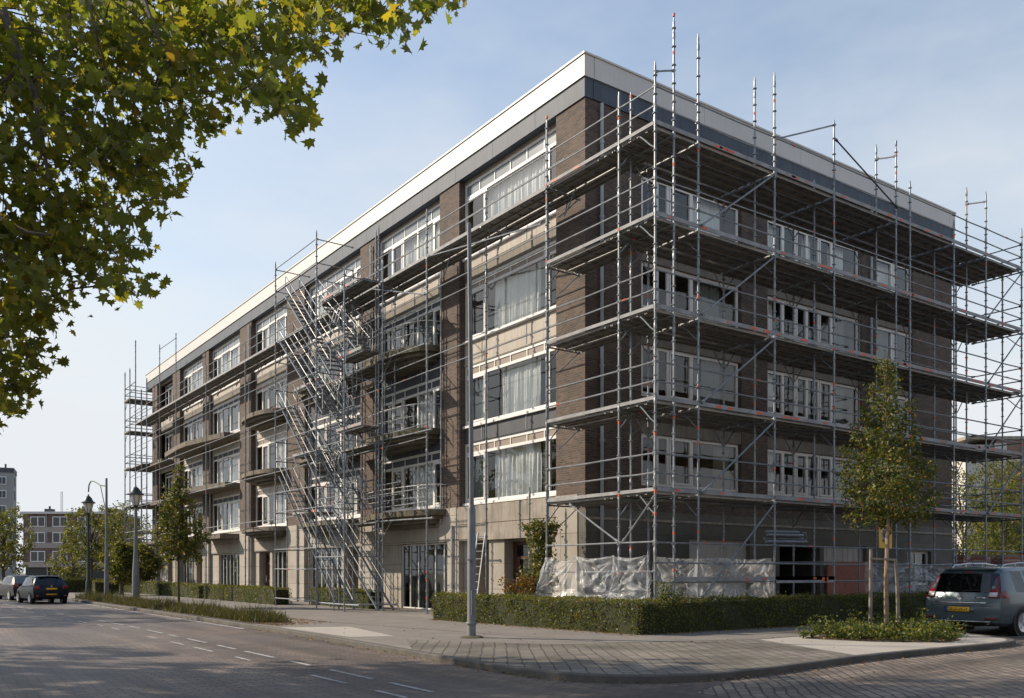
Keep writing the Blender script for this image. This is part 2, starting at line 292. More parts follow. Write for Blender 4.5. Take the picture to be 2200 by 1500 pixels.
L_plane = leaf_mat('plane_leaf', [(0, (.088, .112, .034)), (.6, (.128, .138, .038)), (.88, (.175, .165, .04)), (.985, (.25, .20, .035)), (1, (.20, .11, .035))], .58, tint=(2.2, 2.15, .65))
L_young = leaf_mat('young_tree_leaf', [(0, (.06, .09, .026)), (.6, (.115, .14, .034)), (.92, (.20, .18, .04)), (.97, (.35, .22, .03)), (1, (.32, .12, .03))], .35)
L_far = leaf_mat('far_tree_leaf', [(0, (.07, .095, .03)), (.6, (.12, .135, .036)), (1, (.22, .19, .045))], .4, tint=(1.6, 1.5, .55))
L_hedge = leaf_mat('hedge_leaf', [(0, (.07, .09, .024)), (.6, (.125, .14, .034)), (.93, (.18, .18, .045)), (1, (.20, .125, .05))], .35, tint=(1.6, 1.5, .5), clump=.9, cscale=1.6)
L_bed = leaf_mat('ground_cover_leaf', [(0, (.05, .08, .022)), (.6, (.10, .125, .035)), (.92, (.20, .20, .04)), (1, (.38, .30, .05))], .35)
L_fall = leaf_mat('fallen_leaf', [(0, (.16, .075, .03)), (.5, (.25, .13, .045)), (1, (.40, .26, .07))], .1)
L_grass = leaf_mat('verge_grass_blade', [(0, (.045, .055, .022)), (.6, (.075, .08, .03)), (1, (.17, .145, .075))], .3)
M['leafcore'] = mat('hedge_inside', (.04, .046, .018), 1, var=.4, vscale=12, bump=1, bscale=30)
# ------------------------------------------------------------------ ground
RZ = -0.11      # road level; pavement top is z = 0
def sheet(name, pts, z, m):
    o = MB().poly([(p[0], p[1], z) for p in pts]).build(name, m, fix=False)
    return tag(o, kind='structure')
sheet('ground', [(-900, -900), (900, -900), (900, 900), (-900, 900)], RZ - .03, M['earth'])
sheet('road', [(-20, -60), (-9, -60), (-9, -13.2), (-5.2, -11.5), (-5.2, -9), (-6, 140), (-20, 140)], RZ, M['road'])
sheet('side_street', [(-9.003, -13.2), (-9.003, -60), (90, -60), (90, -6), (-5.197, -6), (-5.197, -11.5)], RZ + .002, M['street'])
kerb_pts = [(-9.3, 140), (-9.3, 60), (-9.32, 20), (-9.3, 4), (-9.45, -1), (-9.6, -4), (-9.75, -7), (-9.88, -9.3), (-9.8, -10.6), (-9.45, -11.5), (-8.8, -12.1), (-7.9, -12.42), (-6.6, -12.42), (-4.8, -12.2), (-3.0, -11.98), (0, -11.98), (2.6, -12.05), (3.7, -11.5), (4.6, -9.9), (5.0, -8.45), (8, -8.3), (60, -8.3), (60, 140)]
def smooth_pts(p, it=2):
    for _ in range(it):
        q = [p[0]]
        for a, b in zip(p[:-1], p[1:]):
            q += [(a[0] * .75 + b[0] * .25, a[1] * .75 + b[1] * .25), (a[0] * .25 + b[0] * .75, a[1] * .25 + b[1] * .75)]
        p = q + [p[-1]]
    return p
ks = smooth_pts(kerb_pts[:-2], 2)
def offset_line(p, d):
    out = []
    for i in range(len(p)):
        a = Vector(p[max(i - 1, 0)]); b = Vector(p[min(i + 1, len(p) - 1)]); t = (b - a).normalized()
        out.append((p[i][0] - t.y * d, p[i][1] + t.x * d))
    return out
inner = offset_line(ks, .16)
tag(MB().prism(inner + [(60, 140)], RZ - .02, 0, 0).build('pavement', M['tiles']), kind='structure')
mb = MB()
n = len(ks); b0 = len(mb.v)
for a, b in zip(ks, inner):
    mb.v += [(a[0], a[1], RZ - .02), (a[0], a[1], -.006), (a[0] + (b[0] - a[0]) * .15, a[1] + (b[1] - a[1]) * .15, .012), (b[0], b[1], .012), (b[0], b[1], -.02)]
for i in range(n - 1):
    for k in range(4): mb.f.append((b0 + i * 5 + k, b0 + i * 5 + k + 1, b0 + i * 5 + k + 6, b0 + i * 5 + k + 5)); mb.m.append(0)
tag(mb.build('kerb', M['kerb']), kind='structure')
in2 = offset_line(ks, .17)
def near_in(a, b): return [p for p in in2 if a(p) and b(p)]
plz = [p for p in in2 if p[1] < -5.2 and p[0] < -3.2]
sheet('brick_plaza', plz + [(-3.25, -11.84), (-1.7, -8.25), (-6.3, -6.5), (-8.3, -3.4)], .004, M['plaza'])
sheet('concrete_apron', [(-1.55, -8.2), (-3.2, -11.86), (0, -11.83), (2.5, -11.9), (3.45, -11.4), (4.4, -9.85), (4.8, -8.5), (4.0, -8.0)], .004, M['slab'])
sheet('paving_slab', [(-9.05, -1.9), (-8.0, -2.2), (-7.3, 1.9), (-9.05, 2.7)], .004, M['slab'])
sheet('footpath', [(-9.12, 4.5), (-7.0, 4.4), (-5.2, -6.9), (-6.4, -6.55), (-8.35, -3.3), (-8.9, -4.8), (-9.2, -1.2)], .002, M['asphalt'])
sheet('asphalt_path', [(-6.4, 40), (-6.9, 5), (-5.1, -6.9), (-3.1, -7.6), (-1.6, -8.1), (4.2, -7.9), (14, -7.4), (14, -5.5), (-2.9, -5.5), (-3.1, 4), (-2.9, 9), (-3.0, 40)], .006, M['asphalt'])
# painted lane lines
mb = MB()
def dash(x, y0, y1, wd=.085, bend=0): mb.poly([(x - wd / 2, y0, RZ + .006), (x + wd / 2, y0, RZ + .006), (x + wd / 2 - bend, y1, RZ + .006), (x - wd / 2 - bend, y1, RZ + .006)])
y = -13.6; k = 0
while y < 60:
    xa = -12.02 - max(0, y - 8) * .045
    L1 = (1.75, 1.3, 1.6, .95)[k % 4]; dash(xa, y, y + L1, bend=.045 * L1 if y > 8 else 0)
    if k % 5 != 3: dash(xa - .58 - max(0, min(1, (y + 5) / 20)) * .1, y - .3, y - .3 + (1.1, .9, 1.4)[k % 3], .075)
    y += L1 + (.85, .6, .9)[k % 3]; k += 1
mb.poly([(-9.62, 4.3, RZ + .006), (-9.50, 4.3, RZ + .006), (-9.50, 60, RZ + .006), (-9.62, 60, RZ + .006)])
tag(mb.build('road_marking', M['line'], fix=False), kind='structure')
# verge bed
vb = [(-9.1, 37), (-9.1, 5.2), (-8.7, 3.6), (-8.0, 4.2), (-7.0, 8), (-6.7, 20), (-6.9, 31), (-7.4, 37)]
sheet('verge_soil', vb, .012, M['soil'])
bedp = [(-.45, -8.55), (.0, -10.1), (1.15, -11.25), (2.2, -11.0), (3.5, -9.9), (4.1, -8.8), (3.2, -8.3), (1, -8.25)]
sheet('planting_bed', bedp, .012, M['soil'])

# ------------------------------------------------------------------ the apartment building
BW, BL, Z_WALL, Z_BAND, Z_TOP = 22.0, 55.5, 16.77, 17.4, 18.12
bld = empty('apartment_building', (0, 0, 0), 0, 'five storey brown brick apartment building with white roof fascia wrapped in scaffolding', 'building')
def part(mb, name, mats, parent=bld, **kw): return mb.build(name, mats, parent, **kw)
def Lb(mb, a0, a1, o0, o1, z0, z1, m=0):      # box on the long facade: a along it, o outwards
    mb.box(-o1, -o0, a0, a1, z0, z1, m)
def Rb(mb, a0, a1, o0, o1, z0, z1, m=0):
    mb.box(a0, a1, -o1, -o0, z0, z1, m)
fmap = {'L': lambda a, o, z: (-o, a, z), 'R': lambda a, o, z: (a, -o, z)}
fbox = {'L': Lb, 'R': Rb}
CZ = 4.1
bays = [(1.5, 7.6), (9.07, 14.85), (16.35, 23.1), (25.6, 31.4), (33.5, 40.0), (41.4, 47.2), (49.2, 53.9)]
piers = [(0, 1.5), (7.6, 9.07), (14.85, 16.35), (23.1, 25.6), (31.4, 33.5), (40.0, 41.4), (47.2, 49.2), (53.9, 55.5)]
# piers: brick above, cream blocks at the foot
for i, (a0, a1) in enumerate(piers):
    mb = MB(); Lb(mb, a0 + (0.0 if i else .36), a1, -.36, 0, CZ, Z_WALL); part(mb, 'brick_pier', M['brick'])
    mb = MB(); e1 = 8.45 if i == 1 else a1
    Lb(mb, a0 + (0.0 if i else .36), e1, -.36, .03, -.1, 2.78); Lb(mb, a0 + (0.0 if i else .36), a1, -.36, .03, 2.782, CZ); part(mb, 'stone_base', M['stone'])
# right facade, brick with real openings
rz = [4.5, 7.5, 10.42, 13.4]; rh = [6.27, 9.27, 12.07, 15.0]
rw = [(2.45, 7.5), (8.95, 14.95), (16.05, 18.75)]
mb = MB(); x = 0
for (a0, a1) in rw + [(22.0, 22.0)]:
    Rb(mb, x, a0, -.36, 0, 3.62, Z_WALL); x = a1
for (a0, a1) in rw:
    zz = 3.62
    for z0, z1 in zip(rz, rh): Rb(mb, a0, a1, -.36, -.002, zz, z0); zz = z1 + .42
    Rb(mb, a0, a1, -.36, -.002, zz, Z_WALL)
part(mb, 'brick_wall', M['brick'])
for (a0, a1) in rw:
    for z1 in rh:
        mb = MB(); Rb(mb, a0, a1, -.3, -.03, z1, z1 + .42); part(mb, 'lintel_or_shadow_panel', M['lintel_or_shadow'])
# ground floor of the right facade
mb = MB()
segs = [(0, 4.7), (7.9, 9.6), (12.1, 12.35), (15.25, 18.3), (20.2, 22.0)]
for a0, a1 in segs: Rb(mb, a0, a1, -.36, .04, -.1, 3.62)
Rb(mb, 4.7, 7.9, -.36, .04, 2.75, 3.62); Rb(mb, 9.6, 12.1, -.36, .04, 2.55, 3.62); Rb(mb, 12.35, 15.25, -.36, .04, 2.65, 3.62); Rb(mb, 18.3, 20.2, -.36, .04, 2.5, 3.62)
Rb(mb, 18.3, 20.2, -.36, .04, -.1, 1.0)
part(mb, 'ground_floor_wall', M['stone_shaded'])
mb = MB(); Rb(mb, 0, 22, 0, .09, 3.28, 3.36); part(mb, 'string_course', M['conc'])
mb = MB(); Rb(mb, 4.7, 7.9, -.2, -.14, 0, 2.75)
for k in range(9): Rb(mb, 4.72 + k * .35, 4.74 + k * .35, -.139, -.13, 0, 2.75)
part(mb, 'garage_door', M['whitep'])
mb = MB(); Rb(mb, 12.35, 15.25, -.2, -.14, 0, 2.65)
for k in range(8): Rb(mb, 12.4 + k * .36, 12.42 + k * .36, -.139, -.125, 0, 2.65)
part(mb, 'garage_door', M['whitep'])
# dark entrance between the garages
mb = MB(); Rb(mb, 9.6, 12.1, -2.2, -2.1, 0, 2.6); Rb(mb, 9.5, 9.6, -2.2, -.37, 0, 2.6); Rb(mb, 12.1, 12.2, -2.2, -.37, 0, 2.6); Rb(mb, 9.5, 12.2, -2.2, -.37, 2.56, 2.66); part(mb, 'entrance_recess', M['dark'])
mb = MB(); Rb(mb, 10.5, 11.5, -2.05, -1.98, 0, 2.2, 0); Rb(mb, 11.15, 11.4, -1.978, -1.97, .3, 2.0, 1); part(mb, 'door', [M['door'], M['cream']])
# back and end walls, roof, band, fascia
mb = MB(); mb.box(21.64, 22, .36, BL, -.1, Z_WALL); mb.box(.36, 21.64, BL - .36, BL, -.1, Z_WALL); part(mb, 'rear_wall', M['brick'])
mb = MB(); mb.box(.2, 21.8, .2, BL + 1.6, Z_WALL + .02, Z_TOP - .25); part(mb, 'roof', M['roof'])
def ring(z0, z1, o, name, m, step, lip=None, gap=.012):
    mb = MB()
    ys = np.arange(0, BL + 1.9, step)
    for a in ys: Lb(mb, a - (o if a == 0 else 0) + gap, min(a + step, BL + 1.9), -.3, o, z0, z1)
    part(mb, name, m)
    mb = MB()
    for a in np.arange(0, BW + .01, step):
        if a < BW: Rb(mb, a + (.302 if a == 0 else 0) + gap, min(a + step, BW + o), -.3, o + .001, z0, z1)
    part(mb, name, m)
ring(Z_WALL, Z_BAND, .05, 'grey_band', M['band'], 2.6)
ring(Z_BAND, Z_TOP - .03, .10, 'fascia', M['fascia'], 5.4)
mb = MB(); Lb(mb, -.13, BL + 1.92, -.35, .14, Z_TOP - .03, Z_TOP + .03); Rb(mb, .352, BW + .13, -.35, .14, Z_TOP - .03, Z_TOP + .03); mb.box(21.7, 22.1, .36, BL + 1.9, Z_BAND, Z_TOP + .03); part(mb, 'coping', M['fascia'])
for z0, z1, o, m, nm in ((Z_WALL, Z_BAND, .05, M['band'], 'grey_band'), (Z_BAND, Z_TOP - .03, .10, M['fascia'], 'fascia')):
    mb = MB(); Lb(mb, BL - .3, BL + 1.88, -22, -.3, z0, z1); part(mb, nm, m)
# interior: floors and partition walls, seen through the panes
mb = MB()
for z in (3.75, 6.9, 10.1, 13.2): mb.box(.45, 21.6, .45, BL - .4, z, z + .18)
mb.box(4.6, 4.75, 4.6, BL - .4, 0, Z_WALL); mb.box(4.75, 21.6, 4.6, 4.75, 0, Z_WALL)
for a in (8.3, 15.6, 24.3, 32.4, 40.7, 48.2): mb.box(.45, 4.6, a - .06, a + .06, 0, Z_WALL)
for a in (8.2, 15.5): mb.box(a - .06, a + .06, .45, 4.6, 0, Z_WALL)
part(mb, 'interior', M['room'])

wcount = 0
def window(pl, a0, a1, z0, z1, o, divs, transom=0, trans_mat=None, curtains=(), sill=True, sash=(), fw=.105, glass='glass', panels=()):
    """divs: fractions of the mullions; curtains: (from, to, material, drop) along the opening"""
    B = fbox[pl]; W = a1 - a0; fr = MB(); zt = z1 - transom
    B(fr, a0, a1, o - .07, o, z1 - fw, z1); B(fr, a0, a1, o - .07, o, z0, z0 + fw)
    B(fr, a0, a0 + fw, o - .07, o, z0 + fw, z1 - fw); B(fr, a1 - fw, a1, o - .07, o, z0 + fw, z1 - fw)
    edges = [0] + list(divs) + [1]
    for d in divs: B(fr, a0 + d * W - fw * .45, a0 + d * W + fw * .45, o - .07, o, z0 + fw, zt - (fw / 2 if transom else fw))
    if transom:
        B(fr, a0 + fw, a1 - fw, o - .07, o + .004, zt - fw / 2, zt + fw / 2)
        nt_ = max(3, int(W / 1.0))
        for k in range(1, nt_): B(fr, a0 + W * k / nt_ - .025, a0 + W * k / nt_ + .025, o - .06, o - .004, zt + fw / 2, z1 - fw)
    for i in sash:
        s0, s1 = a0 + edges[i] * W + fw * .6, a0 + edges[i + 1] * W - fw * .6; zb, zz = z0 + fw + .01, zt - fw * .6; q = .07
        B(fr, s0, s1, o - .05, o + .02, zb, zb + q); B(fr, s0, s1, o - .05, o + .02, zz - q, zz); B(fr, s0, s0 + q, o - .05, o + .02, zb + q, zz - q); B(fr, s1 - q, s1, o - .05, o + .02, zb + q, zz - q)
    wo = part(fr, 'window', M['frame'])
    f = fmap[pl]; gp = MB()
    for i in range(len(edges) - 1):
        s0, s1 = a0 + edges[i] * W + .03, a0 + edges[i + 1] * W - .03
        t = random.uniform(-.006, .006); t2 = random.uniform(-.006, .006)
        gp.poly([f(s0, o - .04 + t, z0 + .05), f(s1, o - .04 + t2, z0 + .05), f(s1, o - .04 - t, zt - .03), f(s0, o - .04 - t2, zt - .03)])
    gp.build('glass_pane', M[glass], wo, fix=False)
    if transom:
        tp = MB(); B(tp, a0 + .04, a1 - .04, o - .055, o - .03, zt + .02, z1 - .04); tp.build('transom_panel', M[trans_mat or 'beige'], wo)
    for (c0, c1, cm, drop) in curtains:
        L = (c1 - c0) * W; nf = max(10, int(L * 26)); ph = random.uniform(0, 6); k1, k2 = random.uniform(24, 34), random.uniform(9, 13)
        cu = MB()
        def fn(u, v):
            a = a0 + c0 * W + u * L; q = .05 * math.sin(a * k1 + ph + .4 * math.sin(v * 3)) + .035 * math.sin(a * k2 + ph)
            return f(a + .02 * math.sin(v * 4 + a * 5), o - .30 + q * (.5 + .5 * v), zt + .05 - v * (zt - z0) * drop)
        cu.grid(fn, nf, 5); cu.build('curtain', M[cm], wo, smooth=True, fix=False)
    if sill:
        sb = MB(); B(sb, a0 - .03, a1 + .03, o - .02, o + .13, z0 - .09, z0 - .004); sb.build('sill', M['frame'], wo)
    return wo
# --- long facade
lz = [4.24, 7.24, 10.52, 13.75]
rnd = random.Random(3)
spand = {0: ['greyp', 'cream', 'cream'], 1: ['band', 'band', 'cream']}
OB = -.28
for bi, (a0, a1) in enumerate(bays):
    for k, z0 in enumerate(lz):
        z1 = z0 + (2.32 if k < 3 else 2.90)
        if bi == 0:
            cur = [(.30, .68, 'sheer', 1)] if k < 3 else [(.2, .8, 'sheer', 1)]
            if k == 1: cur = [(.26, .66, 'sheer', 1), (.84, .98, 'drape', 1)]
            if k == 0: cur = [(.27, .74, 'sheer', 1), (.16, .24, 'olive', 1), (.80, .99, 'drape', 1)]
            if k == 2: cur = [(.22, .26, 'drape', 1), (.27, .72, 'sheer', 1)]
            window('L', a0, a1, z0, z1, OB, [.125, .76], .40 if k < 3 else .55, 'beige' if k < 3 else 'tglass', cur, sash=(2,))
        elif bi == 6:
            window('L', a0 + .1, a1, z0 + .0, z1, OB - .35, [.3, .55, .78], .35, 'greyp', [(.05, .25, 'drape', 1), (.45, .9, 'sheer', 1)])
        else:
            divs = [.17, .40, .62, .80] if bi % 2 else [.15, .42, .68, .84]
            c = [(.17 + rnd.uniform(0, .15), .45 + rnd.uniform(0, .2), 'sheer' if rnd.random() < .7 or k == 3 else 'drape', 1)]
            if k == 3: c = [(.12, .72 + rnd.uniform(0, .2), 'sheer', 1)]
            elif rnd.random() < .5: c.append((.75, .97, 'drape', 1))
            door = bi in (1, 2, 3, 5) and k < 3
            window('L', a0, a1, z0, z1, OB, divs, .42 if k < 3 else .55, 'tglass' if k == 3 else ('beige' if bi == 3 else 'greyp'), c, sash=(0, 3) if bi % 2 else (1, 3))
    # spandrels between the windows
    for k in range(3):
        mb = MB(); zlo, zhi = lz[k] + 2.32, lz[k + 1] - .09
        if k == 2:
            mq = MB(); Lb(mq, a0, a1, OB - .12, OB + .028, zlo + .002, zlo + .42); part(mq, 'lintel_or_shadow_panel', M['lintel_or_shadow']); zlo += .422  # brown strip painted in for the shadow under the top deck
        Lb(mb, a0, a1, OB - .12, OB + .03, zlo + .002, zhi)
        mname = 'greyp' if (bi == 0 and k == 0) or (bi in (1, 2) and k < 2) else 'cream'
        if bi == 6: Lb(mb, a0, a1, -1.9, OB - .12, zlo + .3, zlo + .5)
        for q in (1,): 
            Lb(mb, a0, a1, OB + .03, OB + .045, zlo + .03, zlo + .07)
        part(mb, 'spandrel_panel', M[mname])
        mb = MB()
        for fx in (.33, .8): Lb(mb, a0 + (a1 - a0) * fx - .012, a0 + (a1 - a0) * fx + .012, OB + .03, OB + .05, zlo + .08, zhi)
        part(mb, 'panel_joint', M['pipe'])
    mb = MB(); Lb(mb, a0, a1, OB - .12, OB + .03, lz[3] + 2.90, Z_WALL); part(mb, 'spandrel_panel', M['beige'])
    # concrete beam over the ground floor
    mb = MB(); Lb(mb, a0, a1, -.36, (.02 if bi == 0 else -.12), 3.42, CZ); Lb(mb, a0, a1, -.36, (.015 if bi == 0 else -.125), 2.78, 3.40); part(mb, 'concrete_beam', M['conc' if bi == 0 else 'stone'])
# --- ground floor of the long facade
def gwall(a0, a1, o=-.2, m='stone'): mb = MB(); Lb(mb, a0, a1, -.45, o, -.1, 2.78); part(mb, 'ground_floor_wall', M[m])
def gdoor(a0, a1, o=-1.0, panes=True):
    mb = MB(); Lb(mb, a0 - .1, a0, o - .1, -.46, -.05, 2.77); Lb(mb, a1, a1 + .1, o - .1, -.46, -.05, 2.77); Lb(mb, a0 - .1, a1 + .1, o - .1, -.46, 2.7, 2.77); part(mb, 'door_recess', M['conc'])
    mb = MB(); w_ = a1 - a0
    for (b0, b1, c0, c1) in ((0, .14, 0, 2.7), (.86, 1, 0, 2.7), (.14, .86, 2.55, 2.7), (.14, .86, 2.05, 2.15), (.14, .86, 0, .35), (.14, .3, .35, 2.05), (.74, .86, .35, 2.05), (.3, .74, 1.0, 1.1)):
        Lb(mb, a0 + b0 * w_, a0 + b1 * w_, o - .06, o, c0, c1)
    Lb(mb, a0 + .3 * w_, a0 + .74 * w_, o - .05, o - .02, .35, 1.0)
    d = part(mb, 'door', M['door'])
    mb = MB(); mb.poly([(-(o - .03), a0 + .3 * w_, 1.1), (-(o - .03), a0 + .74 * w_, 1.1), (-(o - .03), a0 + .74 * w_, 2.05), (-(o - .03), a0 + .3 * w_, 2.05)]); mb.poly([(-(o - .03), a0 + .14 * w_, 2.15), (-(o - .03), a0 + .86 * w_, 2.15), (-(o - .03), a0 + .86 * w_, 2.55), (-(o - .03), a0 + .14 * w_, 2.55)]); mb.build('glass_pane', M['gglass'], d, fix=False)
    mb = MB(); mb.path([(-o + -.05, a0 + .8 * w_, .95), (-o - .09, a0 + .8 * w_, 1.0), (-o - .09, a0 + .8 * w_, 1.3), (-o - .05, a0 + .8 * w_, 1.35)], .018); mb.build('handle', M['chrome'], d)
def ggarage(a0, a1, o=-.28):
    n_ = max(4, int((a1 - a0) / .62)); wv = window('L', a0, a1, .02, 2.76, o, [i / n_ for i in range(1, n_)], 0, None, [(.03, .97, 'drape', 1)], sill=False, fw=.05, glass='gglass')
gwall(1.5, 3.1); gdoor(3.1, 4.7, -.52); gwall(4.7, 5.7, -.12); gdoor(5.7, 7.0, -1.2); gwall(7.0, 7.6)
ggarage(8.5, 12.75); gwall(12.75, 14.85, -.22)
gwall(16.35, 17.0); gdoor(17.0, 18.5); gwall(18.5, 18.9); ggarage(18.9, 22.8); gwall(22.8, 23.1)
ggarage(25.7, 28.4); gwall(28.4, 28.8); gdoor(28.8, 30.6, -.6); gwall(30.6, 31.4)
ggarage(33.5, 38.4); gwall(38.4, 40.0)
gwall(41.4, 42.2); gdoor(42.2, 43.6); gwall(43.6, 44.2); ggarage(44.2, 47.2)
gwall(49.2, 50.0); gdoor(50.0, 51.4, -1.6); gwall(51.4, 53.9)
# balconies
def balcony(a0, a1, z, kind, out=1.35, th=.24, rail=True, moss='moss'):
    n_ = 18; pts = []
    if kind == 'round':
        for i in range(n_ + 1):
            t = math.pi * i / n_; pts.append((-(out * math.sin(t) ** .6 - .25), (a0 + a1) / 2 - (a1 - a0) / 2 * math.cos(t)))
    elif kind == 'poly':
        pts = [(.25, a0), (-out * .55 + .1, a0), (-out, a0 + (a1 - a0) * .45), (-out, a0 + (a1 - a0) * .6), (-out * .75, a1), (.25, a1)]
    else: pts = [(.25, a0), (-out, a0), (-out, a1), (.25, a1)]
    mb = MB(); mb.prism(pts, z - th, z, 0); 
    if kind == 'round':
        
        for sc_, z_a, z_b in ((.86, .14, .002), (.68, .28, .141), (.45, .38, .281)): mb.prism([(p[0] * sc_ + .25 * (1 - sc_), (p[1] - (a0 + a1) / 2) * (.4 + .6 * sc_) + (a0 + a1) / 2) for p in pts], z - th - z_a, z - th - z_b, 1)
    b = part(mb, 'balcony', [M['balc'] if moss == 'conc' else M[moss], M['balc']])
    if rail:
        mb = MB(); q = [(p[0] * .93, p[1] * .985 + (a0 + a1) / 2 * .015, z + .98) for p in pts]
        mb.path(q, .017, 5); mb.path([(p[0], p[1], z + .5) for p in q], .009, 4)
        for p in q[::(2 if kind == 'round' else 1)]: mb.tube((p[0], p[1], z), p, .010, 5)
        mb.build('railing', M['frame'], b)
for z in (10.72, 7.38): balcony(9.15, 14.75, z, 'round', 1.42)
balcony(8.5, 15.0, 4.08, 'round', 1.3)
for z in (10.72, 7.38, 4.08): balcony(16.8, 22.9, z, 'round', 1.2, rail=False)
for z in (10.6, 7.3, 4.1): balcony(25.4, 31.3, z, 'round', 1.45, rail=False, moss='conc')
balcony(34.2, 46.8, 10.35, 'poly', 1.6, .32, rail=False, moss='conc'); balcony(34.0, 46.8, 7.2, 'poly', 1.6, .3, rail=False, moss='conc'); balcony(34.0, 39.6, 3.98, 'box', 1.1, .3, rail=False, moss='conc'); balcony(41.6, 46.8, 3.98, 'box', 1.1, .3, rail=False, moss='conc')
for z in (10.2, 7.1, 4.0): balcony(49.0, 55.2, z, 'box', .9, .3, rail=False, moss='conc')
# --- right facade windows
for k, (z0, z1) in enumerate(zip(rz, rh)):
    dk = 'sheer' if k == 3 else 'drape'
    window('R', 2.5, 7.45, z0, z1, -.14, [.17, .27, .51], 0, None, [(.55, .86, dk, 1)] if k != 0 else [(.8, .97, 'olive', 1)], sash=(0, 2))
    window('R', 9.0, 14.9, z0, z1, -.14, [.18, .30, .43, .55, .70], 0, None, [(.02, .14, 'sheer', 1), (.44, .53, dk, 1), (.72, .9, dk, 1)], sash=(0, 2, 4))
    window('R', 16.1, 18.7, z0, z1, -.14, [.5], 0, None, [(.1, .8, dk, 1)], sash=(0, 1))
window('R', 18.3, 20.2, 1.0, 2.5, -.14, [.5], 0, None, [], sill=True)
# downpipes
def pipe(pl, a, o=.1, z0=.0, z1=16.7, r=.06):
    f = fmap[pl]; mb = MB(); mb.tube(f(a, o, z0), f(a, o, z1), r, 8)
    for z in np.arange(z0 + 1, z1, 2.4): mb.tube(f(a, o, z), f(a, o, z + .09), r + .018, 8)
    return part(mb, 'downpipe', M['pipe'], smooth=True)
pipe('R', .62); pipe('L', 8.0, .09, 0, 3.4, .045); pipe('L', 23.9, .09, 0, 4.1, .05); pipe('L', 31.6, .09, 0, 16.6, .05); pipe('L', 8.85, .08, 3.5, 14.3, .03); pipe('L', 15.1, .09, 10.4, 16.5, .04); pipe('R', 15.5, .1, 3.6, 16.6, .05)
# ------------------------------------------------------------------ scaffolds
LIFTS = [13.55, 11.12, 8.65, 6.2, 3.75]
SM = [M['steel'], M['orange']]
def standard(root, x, y, z1, z0=0.0, marks=1.0, r=.03, plate=True):
    mb = MB(); mb.tube((x, y, z0), (x, y, z1), r, 7)
    z = z0 + .35
    while z < z1 - .1:
        mb.lathe((x, y, z), [(r, -.02), (.062, -.012), (.062, .012), (r, .02)], 8); z += .5
        if int(z * 2) % 4 == 0: mb.lathe((x, y, z - .2), [(r + .004, -.09), (r + .009, -.08), (r + .009, .08), (r + .004, .09)], 7)
        if rnd.random() < .22 * marks: q = rnd.uniform(.05, .3); mb.lathe((x, y, z - q), [(r + .003, -.05), (r + .004, -.049), (r + .004, .03), (r + .003, .035)], 7, 1)
    mb.lathe((x, y, z1), [(r, 0), (r * .7, .003), (r * .7, .1)], 7)
    if plate: mb.box(x - .08, x + .08, y - .08, y + .08, z0 - .0, z0 + .012)
    return mb.build('standard', SM, root, smooth=True)
def rail(root, p, q, name='guardrail', r=.024, m=None):
    p, q = Vector(p), Vector(q); d = (q - p).normalized(); mb = MB()
    mid = (p + q) / 2 + Vector((rnd.uniform(-.012, .012), rnd.uniform(-.012, .012), rnd.uniform(-.02, .006)))
    mb.path([p, mid, q], r, 6)
    for e, s in ((p, 1), (q, -1)): mb.tube(e - d * s * .03, e + d * s * .09, r + .016, 6)
    if rnd.random() < .16: t = rnd.uniform(.15, .85); c = p.lerp(q, t); mb.tube(c - d * .07, c + d * .07, r + .004, 6, 1)
    return mb.build(name, [m or M['steel'], M['orange']], root, smooth=True)
def deckb(root, x0, x1, y0, y1, z, along='x', name='deck'):
    "two or three steel planks with side ribs; boards lie along x or y"
    mb = MB(); n_ = max(2, int(round(((y1 - y0) if along == 'x' else (x1 - x0)) / .36))); 
    for i in range(n_):
        dz = rnd.uniform(-.008, .008)
        if along == 'x':
            a, b = y0 + (y1 - y0) * i / n_ + .012, y0 + (y1 - y0) * (i + 1) / n_ - .012
            mb.box(x0, x1, a, b, z - .03 + dz, z + dz, 0); mb.box(x0, x1, a, a + .03, z - .075 + dz, z - .0305 + dz, 1); mb.box(x0, x1, b - .03, b, z - .075 + dz, z - .0305 + dz, 1)
            for q in np.arange(x0 + .4, x1 - .2, .6): mb.box(q, q + .05, a + .031, b - .031, z - .06 + dz, z - .0305 + dz, 0)
        else:
            a, b = x0 + (x1 - x0) * i / n_ + .012, x0 + (x1 - x0) * (i + 1) / n_ - .012
            mb.box(a, b, y0, y1, z - .03 + dz, z + dz, 0); mb.box(a, a + .03, y0, y1, z - .075 + dz, z - .0305 + dz, 1); mb.box(b - .03, b, y0, y1, z - .075 + dz, z - .0305 + dz, 1)
            for q in np.arange(y0 + .4, y1 - .2, .6): mb.box(a + .031, b - .031, q, q + .05, z - .06 + dz, z - .0305 + dz, 0)
    return mb.build(name, [M['deck'], M['under']], root)
